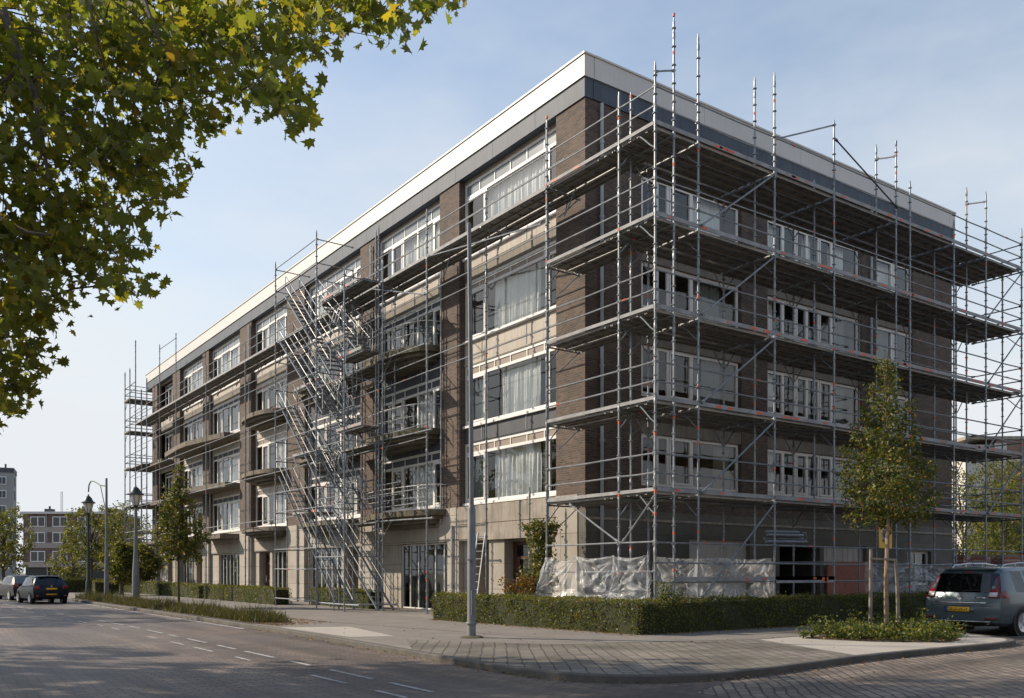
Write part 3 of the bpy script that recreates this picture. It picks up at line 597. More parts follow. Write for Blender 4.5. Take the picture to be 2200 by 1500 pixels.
def toeb(root, p, q, z, labels=True, h=.12):
    "upright board at the edge of a deck from p to q"
    p, q = Vector((p[0], p[1], 0)), Vector((q[0], q[1], 0)); d = (q - p); L = d.length; d /= L; nn = Vector((d.y, -d.x, 0)); mb = MB()
    def bx(s0, s1, t0, t1, z0, z1, m):
        b = len(mb.v)
        for zz in (z0, z1):
            for tt in (t0, t1):
                for ss in (s0, s1): v = p + d * ss + nn * tt; mb.v.append((v.x, v.y, zz))
        mb.f += [tuple(b + i for i in k) for k in ((0, 2, 3, 1), (4, 5, 7, 6), (0, 1, 5, 4), (2, 6, 7, 3), (0, 4, 6, 2), (1, 3, 7, 5))]; mb.m += [m] * 6
    bx(.04, L - .04, -.016, .016, z + .005, z + h, 0)
    if labels:
        for k in range(int(L / .9)):
            if rnd.random() < .75: s = rnd.uniform(.1, L - .4); bx(s, s + rnd.uniform(.1, .34), -.019, .019, z + .03, z + h - .03, 1)
    return mb.build('toe_board', [M['toe'], M['orange']], root)
def bracket(root, p, q, r=.02): mb = MB(); p, q = Vector(p), Vector(q); mb.path([p, p.lerp(q, .3) + Vector((0, 0, -.03)), p.lerp(q, .75), q], r, 6); return mb.build('bracket', M['steel'], root, smooth=True)

# --- scaffold along the short facade and round the corner
YO, YI, YB = -4.7, -3.96, -2.75
sca = empty('facade_scaffold', (0, YO, 0), 0, 'steel tube scaffold with five decks standing before the shaded short side of the building', 'scaffold')
XS = [(-1.5, 15.12), (-.8, 16.54), (.15, 16.43), (3.42, 16.41), (6.34, 15.84), (9.8, 15.96), (10.65, 14.99), (13.5, 14.3), (15.78, 15.87), (18.55, 15.1)]
for x, zt in XS: standard(sca, x, YO, zt)
for x, zt in [(-.8, 14.9), (3.42, 16.6), (6.34, 14.2), (9.8, 16.3), (13.5, 13.5), (15.78, 16.3), (18.55, 13.5)]: standard(sca, x, YI, zt, marks=.7)
for x, zt in [(.15, 13.5), (3.42, 14.4), (6.9, 13.5), (10.65, 13.5), (13.9, 13.5), (17.3, 13.5)]: standard(sca, x, YB + .02, zt, marks=.5)
runs = [(-1.5, .15), (.15, 3.42), (3.42, 6.34), (6.34, 9.8), (9.8, 13.5), (13.5, 15.78), (15.78, 18.55)]
for li, z in enumerate(LIFTS):
    for (x0, x1) in runs:
        for h in (.5, 1.02):
            if not (li == 0 and h > .9 and x0 > 20): rail(sca, (x0, YO, z + h), (x1, YO, z + h))
        deckb(sca, x0 + .04, x1 - .04, YO + .06, YI + .70 if li else YI + .95, z)
        if li: deckb(sca, x0 + .04, x1 - .04, YI + .74, YB + .15, z - .02)
        else: deckb(sca, x0 + .04, x1 - .04, YI + .99, YB + .45, z - .02)
        toeb(sca, (x0, YO - .005), (x1, YO - .005), z)
    for x, zt in XS: 
        if x not in (-1.5, 10.65): rail(sca, (x, YO, z - .09), (x, YB, z - .09), 'transom', .026)
    for x, zt in XS:
        if x not in (-.8, 10.65): bracket(sca, (x, YO, z - .62), (x + (.02), YO + .6, z - .1))
    for x in (.15, 3.42, 6.9, 10.65, 13.9, 17.3):
        bracket(sca, (x, YB + .02, z - .65), (x + .5, YB + .02, z - .1)); bracket(sca, (x, YB + .02, z - .65), (x - .5, YB + .02, z - .1))
    rail(sca, (-.8, YI, z - .12), (9.8, YI, z - .12), 'ledger', .024, M['steel2']); rail(sca, (9.8, YI, z - .12), (18.55, YI, z - .12), 'ledger', .024, M['steel2'])
    rail(sca, (18.55, YO, z + .5), (18.55, YB, z + .5), 'end_rail'); rail(sca, (18.55, YO, z + 1.0), (18.55, YB, z + 1.0), 'end_rail')
    toeb(sca, (18.57, YB), (18.57, YO), z)
    if li: rail(sca, (13.5, YB, z + .5), (18.55, YB, z + .5), 'inner_rail'); rail(sca, (13.5, YB, z + 1.0), (18.55, YB, z + 1.0), 'inner_rail')
for x0, x1 in ((-1.5, 3.42), (3.42, 9.8), (9.8, 13.5), (13.5, 18.55)):
    for z in (2.38, 1.84, 1.30): rail(sca, (x0, YO, z), (x1, YO, z), 'base_rail')
for x0, x1 in ((-.8, 3.42), (3.42, 6.34)): toeb(sca, (x0, YO - .03), (x1, YO - .03), 1.33)
toeb(sca, (3.42, YO - .03), (6.34, YO - .03), 1.25, h=.2)
for k in range(5):   # rising diagonals of the first bay, and of the last one
    z0 = [11.15 + .08, 8.68 + .08, 6.2 + .1, 3.75 + .05, .9][k]; z1 = [13.45, 11.0, 8.55, 6.1, 3.65][k]
    rail(sca, (.25, YO - .06, z0), (3.38, YO - .06, z1), 'diagonal_brace', .028)
    if k < 4: rail(sca, (15.85, YO - .06, z0), (18.5, YO - .06, z1), 'diagonal_brace', .026)
rail(sca, (6.34, YO - .06, 15.3), (9.75, YO - .06, 13.95), 'diagonal_brace', .026, M['dark_metal']); rail(sca, (3.42, YO - .05, 14.5), (6.3, YO - .05, 15.75), 'diagonal_brace', .024)
rail(sca, (9.8, YO, 15.72), (9.8, YI, 15.9), 'top_tie', .026); rail(sca, (15.78, YO, 15.6), (15.78, YI, 15.75), 'top_tie', .026); rail(sca, (-.8, YO, 15.2), (-1.5, YO, 14.95), 'top_tie', .024)
rail(sca, (6.34, -4.72, 1.9), (4.0, -2.8, 1.9), 'top_tie', .02)

# --- scaffold along the long sunny facade
XO, XI, XB = -1.5, -.8, -.32
scl = empty('facade_scaffold', (XO, 20, 0), 0, 'steel tube scaffold along the long sunlit facade with one full length top deck', 'scaffold')
for y, zt, z0 in [(-3.27, 14.93, 0), (.05, 15.51, 0), (7.5, 15.21, 0), (11.5, 15.87, 0), (11.75, 15.75, 0), (18.05, 14.9, 0), (28.06, 14.45, 0), (35.5, 14.6, 0), (42.55, 18.04, 0), (47.0, 18.3, 0), (52.5, 15.0, 0)]:
    standard(scl, XO, y, zt, z0, marks=.8 if y < 13 else .3, r=.032)
for y, zt in [(-3.0, 15.25), (.9, 14.3), (1.9, 4.3), (4.5, 15.0), (8.7, 14.2), (12.9, 14.4), (16.0, 14.8), (23.5, 14.2), (30.1, 14.2), (37, 14.2), (45.2, 14.2), (51, 14.2)]:
    standard(scl, XI, y, zt, marks=.4)
ys = [.05, 7.5, 11.57, 18.0, 28.06, 35.5, 42.55, 47.0, 55.0]
for a, b in zip(ys[:-1], ys[1:]):
    for h in (.5, 1.02): rail(scl, (XO, a, LIFTS[0] + h), (XO, b, LIFTS[0] + h))
    nn = max(1, int(round((b - a) / 3.2)))
    for k in range(nn):
        c0, c1 = a + (b - a) * k / nn, a + (b - a) * (k + 1) / nn
        deckb(scl, XO + .05, XI + .02, c0 + .02, c1 - .02, LIFTS[0], 'y'); deckb(scl, XI + .06, XB, c0 + .02, c1 - .02, LIFTS[0] - .03, 'y')
        rail(scl, (XO, c0, LIFTS[0] - .09), (XB, c0, LIFTS[0] - .09), 'transom', .026)
        bracket(scl, (XI, c0, LIFTS[0] - .75), (XI + .4, c0 + .35, LIFTS[0] - .12)); bracket(scl, (XI, c0, LIFTS[0] - .75), (XI - .1, c0 - .7, LIFTS[0] - .12))
    toeb(scl, (XO - .005, b), (XO - .005, a), LIFTS[0] - .09, labels=False)
    for z in LIFTS[1:]:
        if a < 7 and z < 8: continue
        hs = (.5, 1.02) if a < 12 else ((.5, 1.0) if z > 8 else (.6,))
        for h in hs: rail(scl, (XO, a, z + h), (XO, b, z + h), 'ledger', .022)
    if a < 12: rail(scl, (XI, a, 14.6), (XI, b, 14.6), 'inner_rail', .02)
# the short return of decks at the corner
for li, z in enumerate(LIFTS):
    for a, b in ((-4.7, -3.27), (-3.27, .05)):
        for h in (.5, 1.02): rail(scl, (XO, a, z + h), (XO, b, z + h))
        if a == -4.7: deckb(scl, XO + .05, XI + .5, -3.9, b - .02, z + .02, 'y')
        elif li: deckb(scl, XO + .05, XI + .02, a + .02, b - .02, z, 'y'); deckb(scl, XI + .06, XI + .62, a + .02, b - .1, z - .03, 'y')
        else: deckb(scl, XO + .05, XI + .02, a + .02, b - .02, z, 'y'); deckb(scl, XI + .06, XB, a + .02, b - .02, z - .03, 'y')
        toeb(scl, (XO - .005, b), (XO - .005, a), z, labels=li == 0, h=.1)
    for y in (-3.27, .05): rail(scl, (XO, y, z - .09), (XI + .6, y, z - .09), 'transom', .026); bracket(scl, (XI, y + .3, z - .7), (XI + .55, y, z - .12)); bracket(scl, (XO, y, z - .6), (XO + .5, y + .02, z - .1))
for z in (2.40, 1.60): rail(scl, (XO, -4.7, z), (XO, -3.27, z), 'base_rail'); rail(scl, (XO, -3.27, z), (XO, .05, z), 'base_rail')
rail(scl, (XO, -4.66, 3.6), (XO, -3.45, 2.45), 'diagonal_brace', .028); rail(scl, (XO, -1.1, 3.6), (XO, -3.2, 2.45), 'diagonal_brace', .028)
rail(scl, (XO - .05, 7.3, 13.45), (XO - .05, .3, 12.45), 'diagonal_brace', .028); rail(scl, (XO - .05, 11.9, 13.4), (XO - .05, 7.6, 12.1), 'diagonal_brace', .028)
rail(scl, (XO, 42.55, 17.9), (XO, 47, 18.0), 'top_tie', .028)
for z, y1 in ((10.35, 9.2), (7.05, 8.7), (3.72, 8.6)):    # props carrying the platforms by the balconies
    rail(scl, (XO - .05, 11.5, z - .05), (XO - .05, y1 - 1.6, z - .12), 'ledger', .028)
    bracket(scl, (XO, 11.4, z - .95), (XO, 10.4, z - .1)); deckb(scl, XO + .05, XB, 11.8, 16.2, z, 'y')

# --- scaffold wrapped round the far end
sce = empty('end_scaffold', (-1.5, 57, 0), 0, 'narrow scaffold with five decks wrapped round the far end of the long facade', 'scaffold')
for x, y, zt in [(-1.5, 58.4, 18.3), (-1.5, 54.6, 20.2), (-1.5, 56.6, 18.3), (-1.5, 50.9, 16.5), (2.0, 58.4, 17.5), (2.0, 57, 17.5), (6.0, 58.4, 17.5), (-.7, 56.2, 16.6)]: standard(sce, x, y, zt, marks=.15, r=.045)
for z in (15.85, 13.2, 10.15, 7.0, 3.75):
    deckb(sce, -1.55, 6, 56.3, 58.5, z, 'x'); deckb(sce, -1.5, -.35, 52.5, 56.2, z - (0 if z < 15 else 0), 'y') if z < 13 else None
    for h in (.55, 1.1):
        rail(sce, (-1.5, 50.9 if z < 15 else 54.6, z + h), (-1.5, 58.4, z + h), r=.035); rail(sce, (-1.5, 58.4, z + h), (6, 58.4, z + h), r=.035); rail(sce, (-1.5, 56.5, z + h), (2.0, 57, z + h), r=.03)
    toeb(sce, (-1.56, 58.5), (-1.56, 56.3), z, labels=False); bracket(sce, (-1.5, 56.6, z - .8), (-.6, 56.6, z - .1)); bracket(sce, (-1.5, 58.4, z - .8), (-1.5, 57.5, z - .1))
for z in (1.4, 2.4): rail(sce, (-1.5, 50.9, z), (-1.5, 58.4, z), 'base_rail', .035)

# --- stair tower
TX0, TX1 = -3.4, -1.72
tow = empty('stair_tower', (-2.6, 14.5, 0), 0, 'scaffold stair tower with steep parallel flights leaning before the long facade', 'stair tower')
for x, y, zt in [(TX0, 18.24, 15.87), (TX0, 13.47, 15.85), (TX1, 18.3, 14.6), (TX1, 13.5, 14.6), (TX1, 15.9, 13.6), (TX0, 11.73, 1.3), (TX0, 10.71, 13.5), (TX1, 10.7, 14.0)]: standard(tow, x, y, zt, marks=.25)
for z in [15.6, 14.6, 13.9, 12.2, 11.3, 10.0, 9.0, 7.6, 6.7, 5.2, 4.3, 2.6, 1.7, .35]:
    rail(tow, (TX0, 13.47, z), (TX0, 18.24, z + .02), 'ledger', .022)
    rail(tow, (TX0, 18.24, z), (TX1, 18.3, z), 'transom', .022); rail(tow, (TX0, 13.47, z - .02), (TX1, 13.5, z - .02), 'transom', .022)
for z in (13.3, 11.0, 9.3, 6.8, 4.3, 2.2): rail(tow, (TX0, 10.71, z), (TX0, 13.47, z), 'ledger', .022); rail(tow, (TX0, 10.71, z), (TX1, 10.7, z), 'transom', .022)
for z in (.30,): rail(tow, (TX0, 9.4, z), (TX0, 13.4, z), 'base_rail', .03); rail(tow, (TX0, 10.7, z), (TX1, 9.5, z), 'base_rail', .03)
def flight(x0, x1, ya, za, yb, zb):
    mb = MB(); n_ = int(abs(zb - za) / .24)
    for x in (x0, x1): mb.path([(x, ya, za), (x, yb, zb)], .045, 4)
    for i in range(1, n_): t = i / n_; y = ya + (yb - ya) * t; z = za + (zb - za) * t; mb.box(x0 + .03, x1 - .03, y - .12, y + .12, z - .012, z + .012, 1)
    fl = mb.build('stair_flight', [M['steel'], M['deck']], tow)
    mb = MB()
    for x in (x0, x1):
        up = Vector((0, 0, .95)); a = Vector((x, ya, za)); b = Vector((x, yb, zb))
        mb.path([a + up * .2, a + up, b + up, b + up * .3], .021, 6); mb.path([a.lerp(b, .05) + up * .5, b + up * .5], .016, 5)
        for t in np.linspace(.12, .88, 5): c = a.lerp(b, t); mb.tube(c, c + up, .016, 5)
    mb.build('handrail', M['steel'], fl, smooth=True)
flight(TX0 + .08, TX0 + .75, 11.4, .1, 18.0, 6.0); flight(TX0 + .08, TX0 + .75, 13.3, 5.2, 18.0, 9.4); flight(TX0 + .08, TX0 + .75, 13.0, 8.2, 17.9, 12.2); flight(TX0 + .08, TX0 + .75, 12.2, 9.7, 17.2, 14.1)
flight(TX0 + .9, TX1 - .1, 9.6, .1, 15.2, 4.3); flight(TX0 + .9, TX1 - .1, 12.0, 4.2, 16.3, 7.6); flight(TX0 + .9, TX1 - .1, 12.4, 7.2, 16.6, 10.6); flight(TX0 + .9, TX1 - .1, 11.4, 10.6, 15.4, 13.6)
for z, a, b in ((4.25, 15.3, 18.2), (7.5, 10.8, 13.3), (10.55, 10.8, 13.3), (13.4, 10.8, 15.0), (6.95, 15.6, 18.2), (10.0, 16.0, 18.2)):
    deckb(tow, TX0 + .85, TX1 - .06, a, b, z, 'y', 'landing'); toeb(tow, (TX0 + .8, a), (TX0 + .8, b), z)
for y0, z0, y1, z1 in ((13.5, .4, 18.2, 4.2), (18.2, 4.4, 13.5, 7.5), (13.5, 7.7, 18.2, 11.2), (18.2, 11.3, 13.5, 14.4)): rail(tow, (TX1, y0, z0), (TX1, y1, z1), 'diagonal_brace', .022)
for z in (3.0, 5.6, 8.6, 11.6): 
    mb = MB(); 
    for q in range(3): mb.path([(TX0 + .8, 12.2 + q * .35, z), (TX0 + .8, 12.35 + q * .35, z + .9), (TX0 + .8, 12.7 + q * .35, z + 1.1), (TX0 + .8, 13.2 + q * .35, z + .5)], .018, 5)
    mb.build('handrail', M['steel'], tow, smooth=True)

for y, z0, z1 in ((12.2, 3.7, 13.4), (14.4, 0, 13.4), (15.1, 6.9, 13.5), (16.9, 0, 14.0), (11.3, 7.4, 13.6)): standard(tow, XI - .05, y, z1, z0, marks=.2, r=.025, plate=False)
for z in (4.8, 5.3, 7.9, 8.4, 10.9, 11.4, 12.9):
    rail(tow, (XI - .05, 10.8, z), (XI - .05, 18.2, z + .02), 'inner_rail', .02); rail(tow, (TX0 + .82, 11.2 + (z % 1), z), (TX0 + .82, 15.6, z - .03), 'inner_rail', .018)
for i, (y, z) in enumerate([(11.2, 4.4), (12.0, 5.1), (12.8, 6.2), (13.0, 7.6), (14.2, 8.6), (12.4, 9.4), (13.4, 10.6), (11.8, 11.0), (14.8, 11.6), (13.1, 12.6), (15.4, 5.6), (15.8, 9.0), (11.5, 8.0), (14.0, 3.2)]):
    mb = MB(); x = TX0 + .82 + .8 * (i % 2); mb.path([(x, y, z), (x, y + .1, z + .55), (x, y + .35, z + .85), (x, y + .8, z + .8), (x, y + 1.1, z + .45), (x, y + 1.15, z - .1)], .016, 5); mb.tube((x, y + .6, z + .84), (x, y + .6, z - .1), .014, 5); mb.build('handrail', M['steel2'], tow, smooth=True)
# --- things hanging on and standing by the scaffold
def plastic(name, label, fn, nu, nv, m): return tag(MB().grid(fn, nu, nv).build(name, m, smooth=True, fix=False), label, 'plastic sheet')
def wr(a, b, s): return (math.sin(a * 2.3 + b * 1.1 + s) * .5 + math.sin(a * 5.1 - b * 3.7 + s * 2) * .28 + math.sin(a * 11.3 + b * 6.1 + s) * .14 + math.sin(a * 19 - b * 13 + s) * .08)
def sag(u, n_): return abs(math.sin(u * math.pi * n_))
def folds(a, b, ties, s, k=13, amp=.07):
    "creases running out from the points where the sheet is tied; a along, b down, in metres"
    d = 0
    for q, (ta, tb) in enumerate(ties):
        da, db = a - ta, b - tb; r = math.hypot(da, db) + .05; th = math.atan2(db, da)
        d += amp * math.exp(-r / 1.7) * (math.sin(th * k + s + q * 1.7) + .6 * math.sin(th * k * 2.3 + q + .8 * r)) * min(1, r * 2.2)
    return d + .05 * wr(a * 1.1, b * 1.3, s) + .006 * wr(a * 5.3, b * 3.1, s + 4)
T1 = [(0, 0), (1.5, .05), (3.2, 0), (4.7, 0), (.1, .9), (1.5, 1.0), (4.7, .95)]
plastic('plastic_sheet', 'sunlit crumpled clear plastic sheet hung on the corner scaffold above the hedge', lambda u, v: (XO - .10 - .06 * v - folds(u * 4.75, v * 1.25, T1, 1.0, 8, .07) - .20 * max(0, v - .78) * 4.5 * sag(u, 3.3), -4.66 + u * (4.75 + .35 * v), 2.06 - .09 * sag(u * 4.75 / 1.58, 1) - v * (1.24 + .12 * sag(u + .3, 2))), 190, 60, M['sheet'])
T2 = [(0, 0), (1.6, 0), (4.8, 0), (4.8, 1.1), (3.2, .6), (1.7, 1.2)]
plastic('plastic_sheet', 'dusty plastic sheet across the shaded scaffold bays left of the dark doorway', lambda u, v: (-1.44 + u * 4.8, YO + .07 + folds(u * 4.8, v * 1.2, T2, 4, 11, .08), 2.0 - .05 * sag(u, 2) - v * (1.18 + .3 * u * v)), 170, 50, M['sheet2'])
T3 = [(0, 0), (2.9, 0), (3.8, 0), (6.6, 0), (8.9, 0), (2.9, .6), (6.6, 1.0)]
plastic('plastic_sheet', 'dusty plastic sheet on the shaded scaffold behind the grey parked car', lambda u, v: (8.2 + u * 7.6, YO + .07 + folds(u * 7.6, v * 1.25, T3, 9, 11, .08), 1.92 - .08 * sag(u, 3) - v * 1.25), 230, 50, M['sheet2'])
mb = MB()
mb.box(12.42, 15.2, -.16, -.10, .0, 2.0)
for z in (.42, .85, 1.3, 1.62): mb.box(12.42, 15.2, -.175, -.161, z, z + .045)
tag(mb.build('board_screen', M['redboard']), 'reddish brown board screen standing against the white garage door on the shaded side', 'board')
# yellow site sign
sg = empty('site_sign', (9.05, -4.78, 2.5), 0, 'yellow sign board with round grey emblem hung on scaffold behind the staked tree', 'sign')
mb = MB(); mb.box(8.68, 9.42, -4.79, -4.765, 2.38, 3.3); mb.build('board', M['yellow'], sg)
mb = MB(); mb.lathe((9.0, -4.79, 2.86), [(.0, 0), (.21, 0), (.21, -.006), (.0, -.006)], 6, 0, 'y'); mb.lathe((9.0, -4.797, 2.86), [(0, 0), (.15, 0), (.15, -.004), (0, -.004)], 6, 1, 'y'); mb.lathe((9.02, -4.802, 2.88), [(0, 0), (.085, 0), (.085, -.004), (0, -.004)], 14, 2, 'y'); mb.box(8.98, 9.06, -4.812, -4.806, 2.84, 2.92, 1); mb.box(8.86, 8.97, -4.796, -4.791, 2.58, 2.68, 1); mb.box(9.0, 9.05, -4.796, -4.791, 2.5, 2.62, 1)
mb.build('emblem', [mat('sign_grey', (.30, .33, .40), .6), mat('sign_navy', (.06, .06, .09), .6), mat('sign_brown', (.28, .16, .12), .6)], sg)
mb = MB(); 
for k in range(3): mb.box(9.24, 9.38, -4.796, -4.791, 3.16 - k * .1, 3.22 - k * .1)
mb.build('lettering', M['orange'], sg)
# bundle of tubes by the doorway
mb = MB()
for k in range(4): mb.tube((3.35 + .03 * k, -4.45 + .09 * (k % 2), 2.50 + .1 * k), (5.3 - .1 * k, -4.45 + .09 * (k % 2), 2.52 + .1 * k), .055, 8)
mb.path([(5.1, -4.4, 2.8), (5.3, -4.4, 2.82), (5.34, -4.4, 2.65), (5.2, -4.4, 2.5)], .03, 6)
tag(mb.build('tube_bundle', M['steel2'], smooth=True), 'bundle of grey tubes stored on the lowest scaffold rail beside the doorway', 'tubes')
# ladder
mb = MB(); pa, pb = Vector((-1.25, 4.55, 0)), Vector((-.5, 5.0, 3.0))
off = Vector((-.05, .42, 0))
for o in (Vector((0, 0, 0)), off): mb.path([pa + o, pb + o], .035, 4)
for i in range(11): c = pa.lerp(pb, .04 + i * .092); mb.tube(c, c + off, .018, 6)
tag(mb.build('ladder', M['steel']), 'light metal ladder leaning on the facade beside the brown door', 'ladder')
# ------------------------------------------------------------------ plants
def rot_basis(n, tilt=1.0, up=None):
    "random orthonormal bases: two in-plane vectors per leaf"
    nrm = rng.normal(size=(n, 3)); nrm[:, 2] *= tilt
    if up is not None: nrm = nrm * .75 + up
    nrm /= np.linalg.norm(nrm, axis=1)[:, None]
    a = rng.normal(size=(n, 3)); u = np.cross(nrm, a); u /= np.linalg.norm(u, axis=1)[:, None]
    return u, np.cross(nrm, u), nrm
PLANE = np.array([(0, -.5), (.12, -.36), (.45, -.42), (.33, -.18), (.62, .08), (.33, .12), (.38, .36), (.16, .3), (0, .68), (-.16, .3), (-.38, .36), (-.33, .12), (-.62, .08), (-.33, -.18), (-.45, -.42), (-.12, -.36)])
OVAL = np.array([(0, -.5), (.26, -.15), (.2, .25), (0, .55), (-.2, .25), (-.26, -.15)])
DIAM = np.array([(0, -.5), (.3, 0), (0, .55), (-.3, 0)])
def leaves(C, size, tmpl, tilt=1.2, up=None):
    n = len(C); u, v, nn = rot_basis(n, tilt, up); s = np.asarray(size) * rng.uniform(.55, 1.35, n)
    k = len(tmpl); fold = np.abs(tmpl[:, 0]) * .45
    P = C[:, None, :] + (u[:, None, :] * tmpl[None, :, :1] + v[:, None, :] * tmpl[None, :, 1:2] + nn[:, None, :] * fold[None, :, None]) * s[:, None, None]
    return P.reshape(-1, 3)
def blob_points(blobs, n, shell=.45):
    "points inside ellipsoids, denser to the outside and gathered in twig clusters"
    out = []; vol = np.array([b[3] * b[4] * b[5] for b in blobs]) ** .75; cnt = (n * vol / vol.sum()).astype(int)
    for b, c in zip(blobs, cnt):
        nc = max(4, c // 16); d = rng.normal(size=(nc, 3)); d /= np.linalg.norm(d, axis=1)[:, None]
        r = rng.uniform(shell, 1.0, nc) ** .6 * rng.uniform(.82, 1.12, nc); cc = d * r[:, None] * np.array(b[3:6]) + np.array(b[:3])
        idx = rng.integers(0, nc, c); sp = .13 * min(b[3:6]) + .05
        out.append(cc[idx] + rng.normal(size=(c, 3)) * sp)
    return np.concatenate(out)
def tree(name, label, cat, base, h, crown_z, rad, n, leaf, lm, group=None, trunk_r=.12, shape='round', bark='bark', tmpl=OVAL, seed=0):
    r = random.Random(seed + int(base[0] * 7 + base[1] * 13)); x, y = base[0], base[1]; z0 = base[2] if len(base) > 2 else 0
    t = empty(name, (x, y, z0), 0, label, cat, group)
    mb = MB(); top = z0 + crown_z + (h - crown_z) * (.85 if shape == 'cone' else .55)
    tp = [(x, y, z0 - .1), (x + r.uniform(-.04, .04), y, z0 + crown_z * .5), (x + r.uniform(-.06, .06), y + r.uniform(-.06, .06), z0 + crown_z), (x + r.uniform(-.1, .1), y, top)]
    mb.path(tp, [trunk_r * 1.15, trunk_r, trunk_r * .85, trunk_r * .2], 8)
    blobs = []; H = h - crown_z
    if shape == 'cone':
        NB = 34
        for i in range(NB):
            f = ((i + .5) / NB) ** 1.05; rr = rad * min(1, .62 + 2.2 * f) * (1 - f) ** .72 * 1.18 * r.uniform(.82, 1.12); a = i * 2.4 + r.uniform(-.3, .3)
            o = rr * .5; blobs.append((x + o * math.cos(a), y + o * math.sin(a), z0 + crown_z + H * f * .94, max(.13, rr * .52), max(.13, rr * .52), H * .055))
            e = (x + rr * .93 * math.cos(a), y + rr * .93 * math.sin(a), z0 + crown_z + H * min(.97, f * .94 + .05)); blobs.append((*e, max(.09, rr * .2), max(.09, rr * .2), H * .032))
            mb.path([(x, y, z0 + crown_z + H * f * .82), tuple((Vector((x, y, z0 + crown_z + H * f * .9)) + Vector(e)) / 2), e], [trunk_r * .3, trunk_r * .2, .006], 5)
    else:
        nb = 15
        for i in range(nb):
            a = i * 2.4 + r.uniform(-.4, .4); f = (i + .5) / nb; q = math.sin(math.pi * (.12 + .8 * f)) * rad * r.uniform(.5, .78)
            c = (x + q * math.cos(a), y + q * math.sin(a), z0 + crown_z + H * (.1 + .82 * f)); s = rad * r.uniform(.30, .46); blobs.append((*c, s, s, s * .8))
            mb.path([(x, y, z0 + crown_z * .92 + H * f * .5), tuple((Vector((x, y, z0 + crown_z + H * f * .75)) + Vector(c)) / 2), c], [trunk_r * .4, trunk_r * .25, .012], 5)
    mb.build('trunk', M[bark], t, smooth=True)
    np_mesh('crown', leaves(blob_points(blobs, n), leaf, tmpl), len(tmpl), lm, t).matrix_parent_inverse = Matrix.Translation(-Vector(t.location))
    return t
# the overhanging plane tree: trunk out of view on the left, boughs reaching over the road
OUT = [(-80, -80), (990, -80), (960, 30), (945, 78), (905, 58), (850, 72), (800, 98), (745, 62), (705, 82), (690, 120), (650, 95), (605, 130), (655, 205), (622, 272), (575, 235), (530, 205), (472, 262), (405, 272), (383, 372), (335, 430), (296, 500), (312, 575), (318, 645), (270, 660), (225, 640), (150, 660), (148, 690), (105, 705), (88, 780), (45, 800), (48, 905), (5, 915), (-80, 930)]
def in_poly(px, py, P=OUT):
    c = np.zeros(len(px), bool); j = len(P) - 1
    for i in range(len(P)):
        xi, yi = P[i]; xj, yj = P[j]; hit = ((yi > py) != (yj > py)) & (px < (xj - xi) * (py - yi) / (yj - yi + 1e-9) + xi); c ^= hit; j = i
    return c
def world(px, py, d):
    r = (px - 1100) / F_; return np.stack([CAM.x + (r * S_ + C_) * d, CAM.y + (-r * C_ + S_) * d, 1.6 + (1228 - py) / F_ * d], 1)
pt = empty('plane_tree', at(-430, 1332, 17.0), 0, 'large plane tree whose yellow green boughs hang over the upper left of the street', 'tree')
pt.location.z = 0; PB = Vector(pt.location)
cl = []
px = rng.uniform(-60, 1010, 9000); py = rng.uniform(-60, 930, 9000); ok = in_poly(px, py); px, py = px[ok], py[ok]
keep = rng.random(len(px)) < np.where(px > 640, .55, np.where(py > 560, .62, .8)); px, py = px[keep], py[keep]
d = 16 + rng.normal(0, 1.5, len(px)).clip(-3, 3) - .0015 * px
cc = world(px, py, d)[:520]
near = cc[rng.integers(0, len(cc), 8200)] + np.clip(rng.normal(size=(8200, 3)), -1.7, 1.7) * np.array([.22, .22, .14])
q = rng.normal(size=(1500, 3)); q /= np.linalg.norm(q, axis=1)[:, None]; q *= (rng.uniform(.1, 1, 1500) ** .4)[:, None]
cz = np.array(at(-600, 330, 15.3)); far = q * np.array([4.9, 4.9, 4.7]) + cz; far = far[far[:, 2] > 3.6]
dx, dy = far[:, 0] - CAM.x, far[:, 1] - CAM.y; D = dx * C_ + dy * S_; X = dx * S_ - dy * C_
fpx = 1100 + F_ * X / D; fpy = 1228 - F_ * (far[:, 2] - 1.6) / D; far = far[(fpx < -70) | (fpy < -80)]
far = far[rng.integers(0, len(far), 4500)] + rng.normal(size=(4500, 3)) * .45
ov = np.concatenate([leaves(near, .17, PLANE, 1.0), leaves(far, .36, PLANE, 1.3)])
np_mesh('crown', ov, len(PLANE), L_plane, pt).matrix_parent_inverse = Matrix.Translation(-PB)
mb = MB(); mb.path([PB + Vector((0, 0, -.1)), PB + Vector((.1, 0, 3)), PB + Vector((-.1, .2, 7)), PB + Vector((0, 0, 13))], [.42, .33, .25, .08], 10)
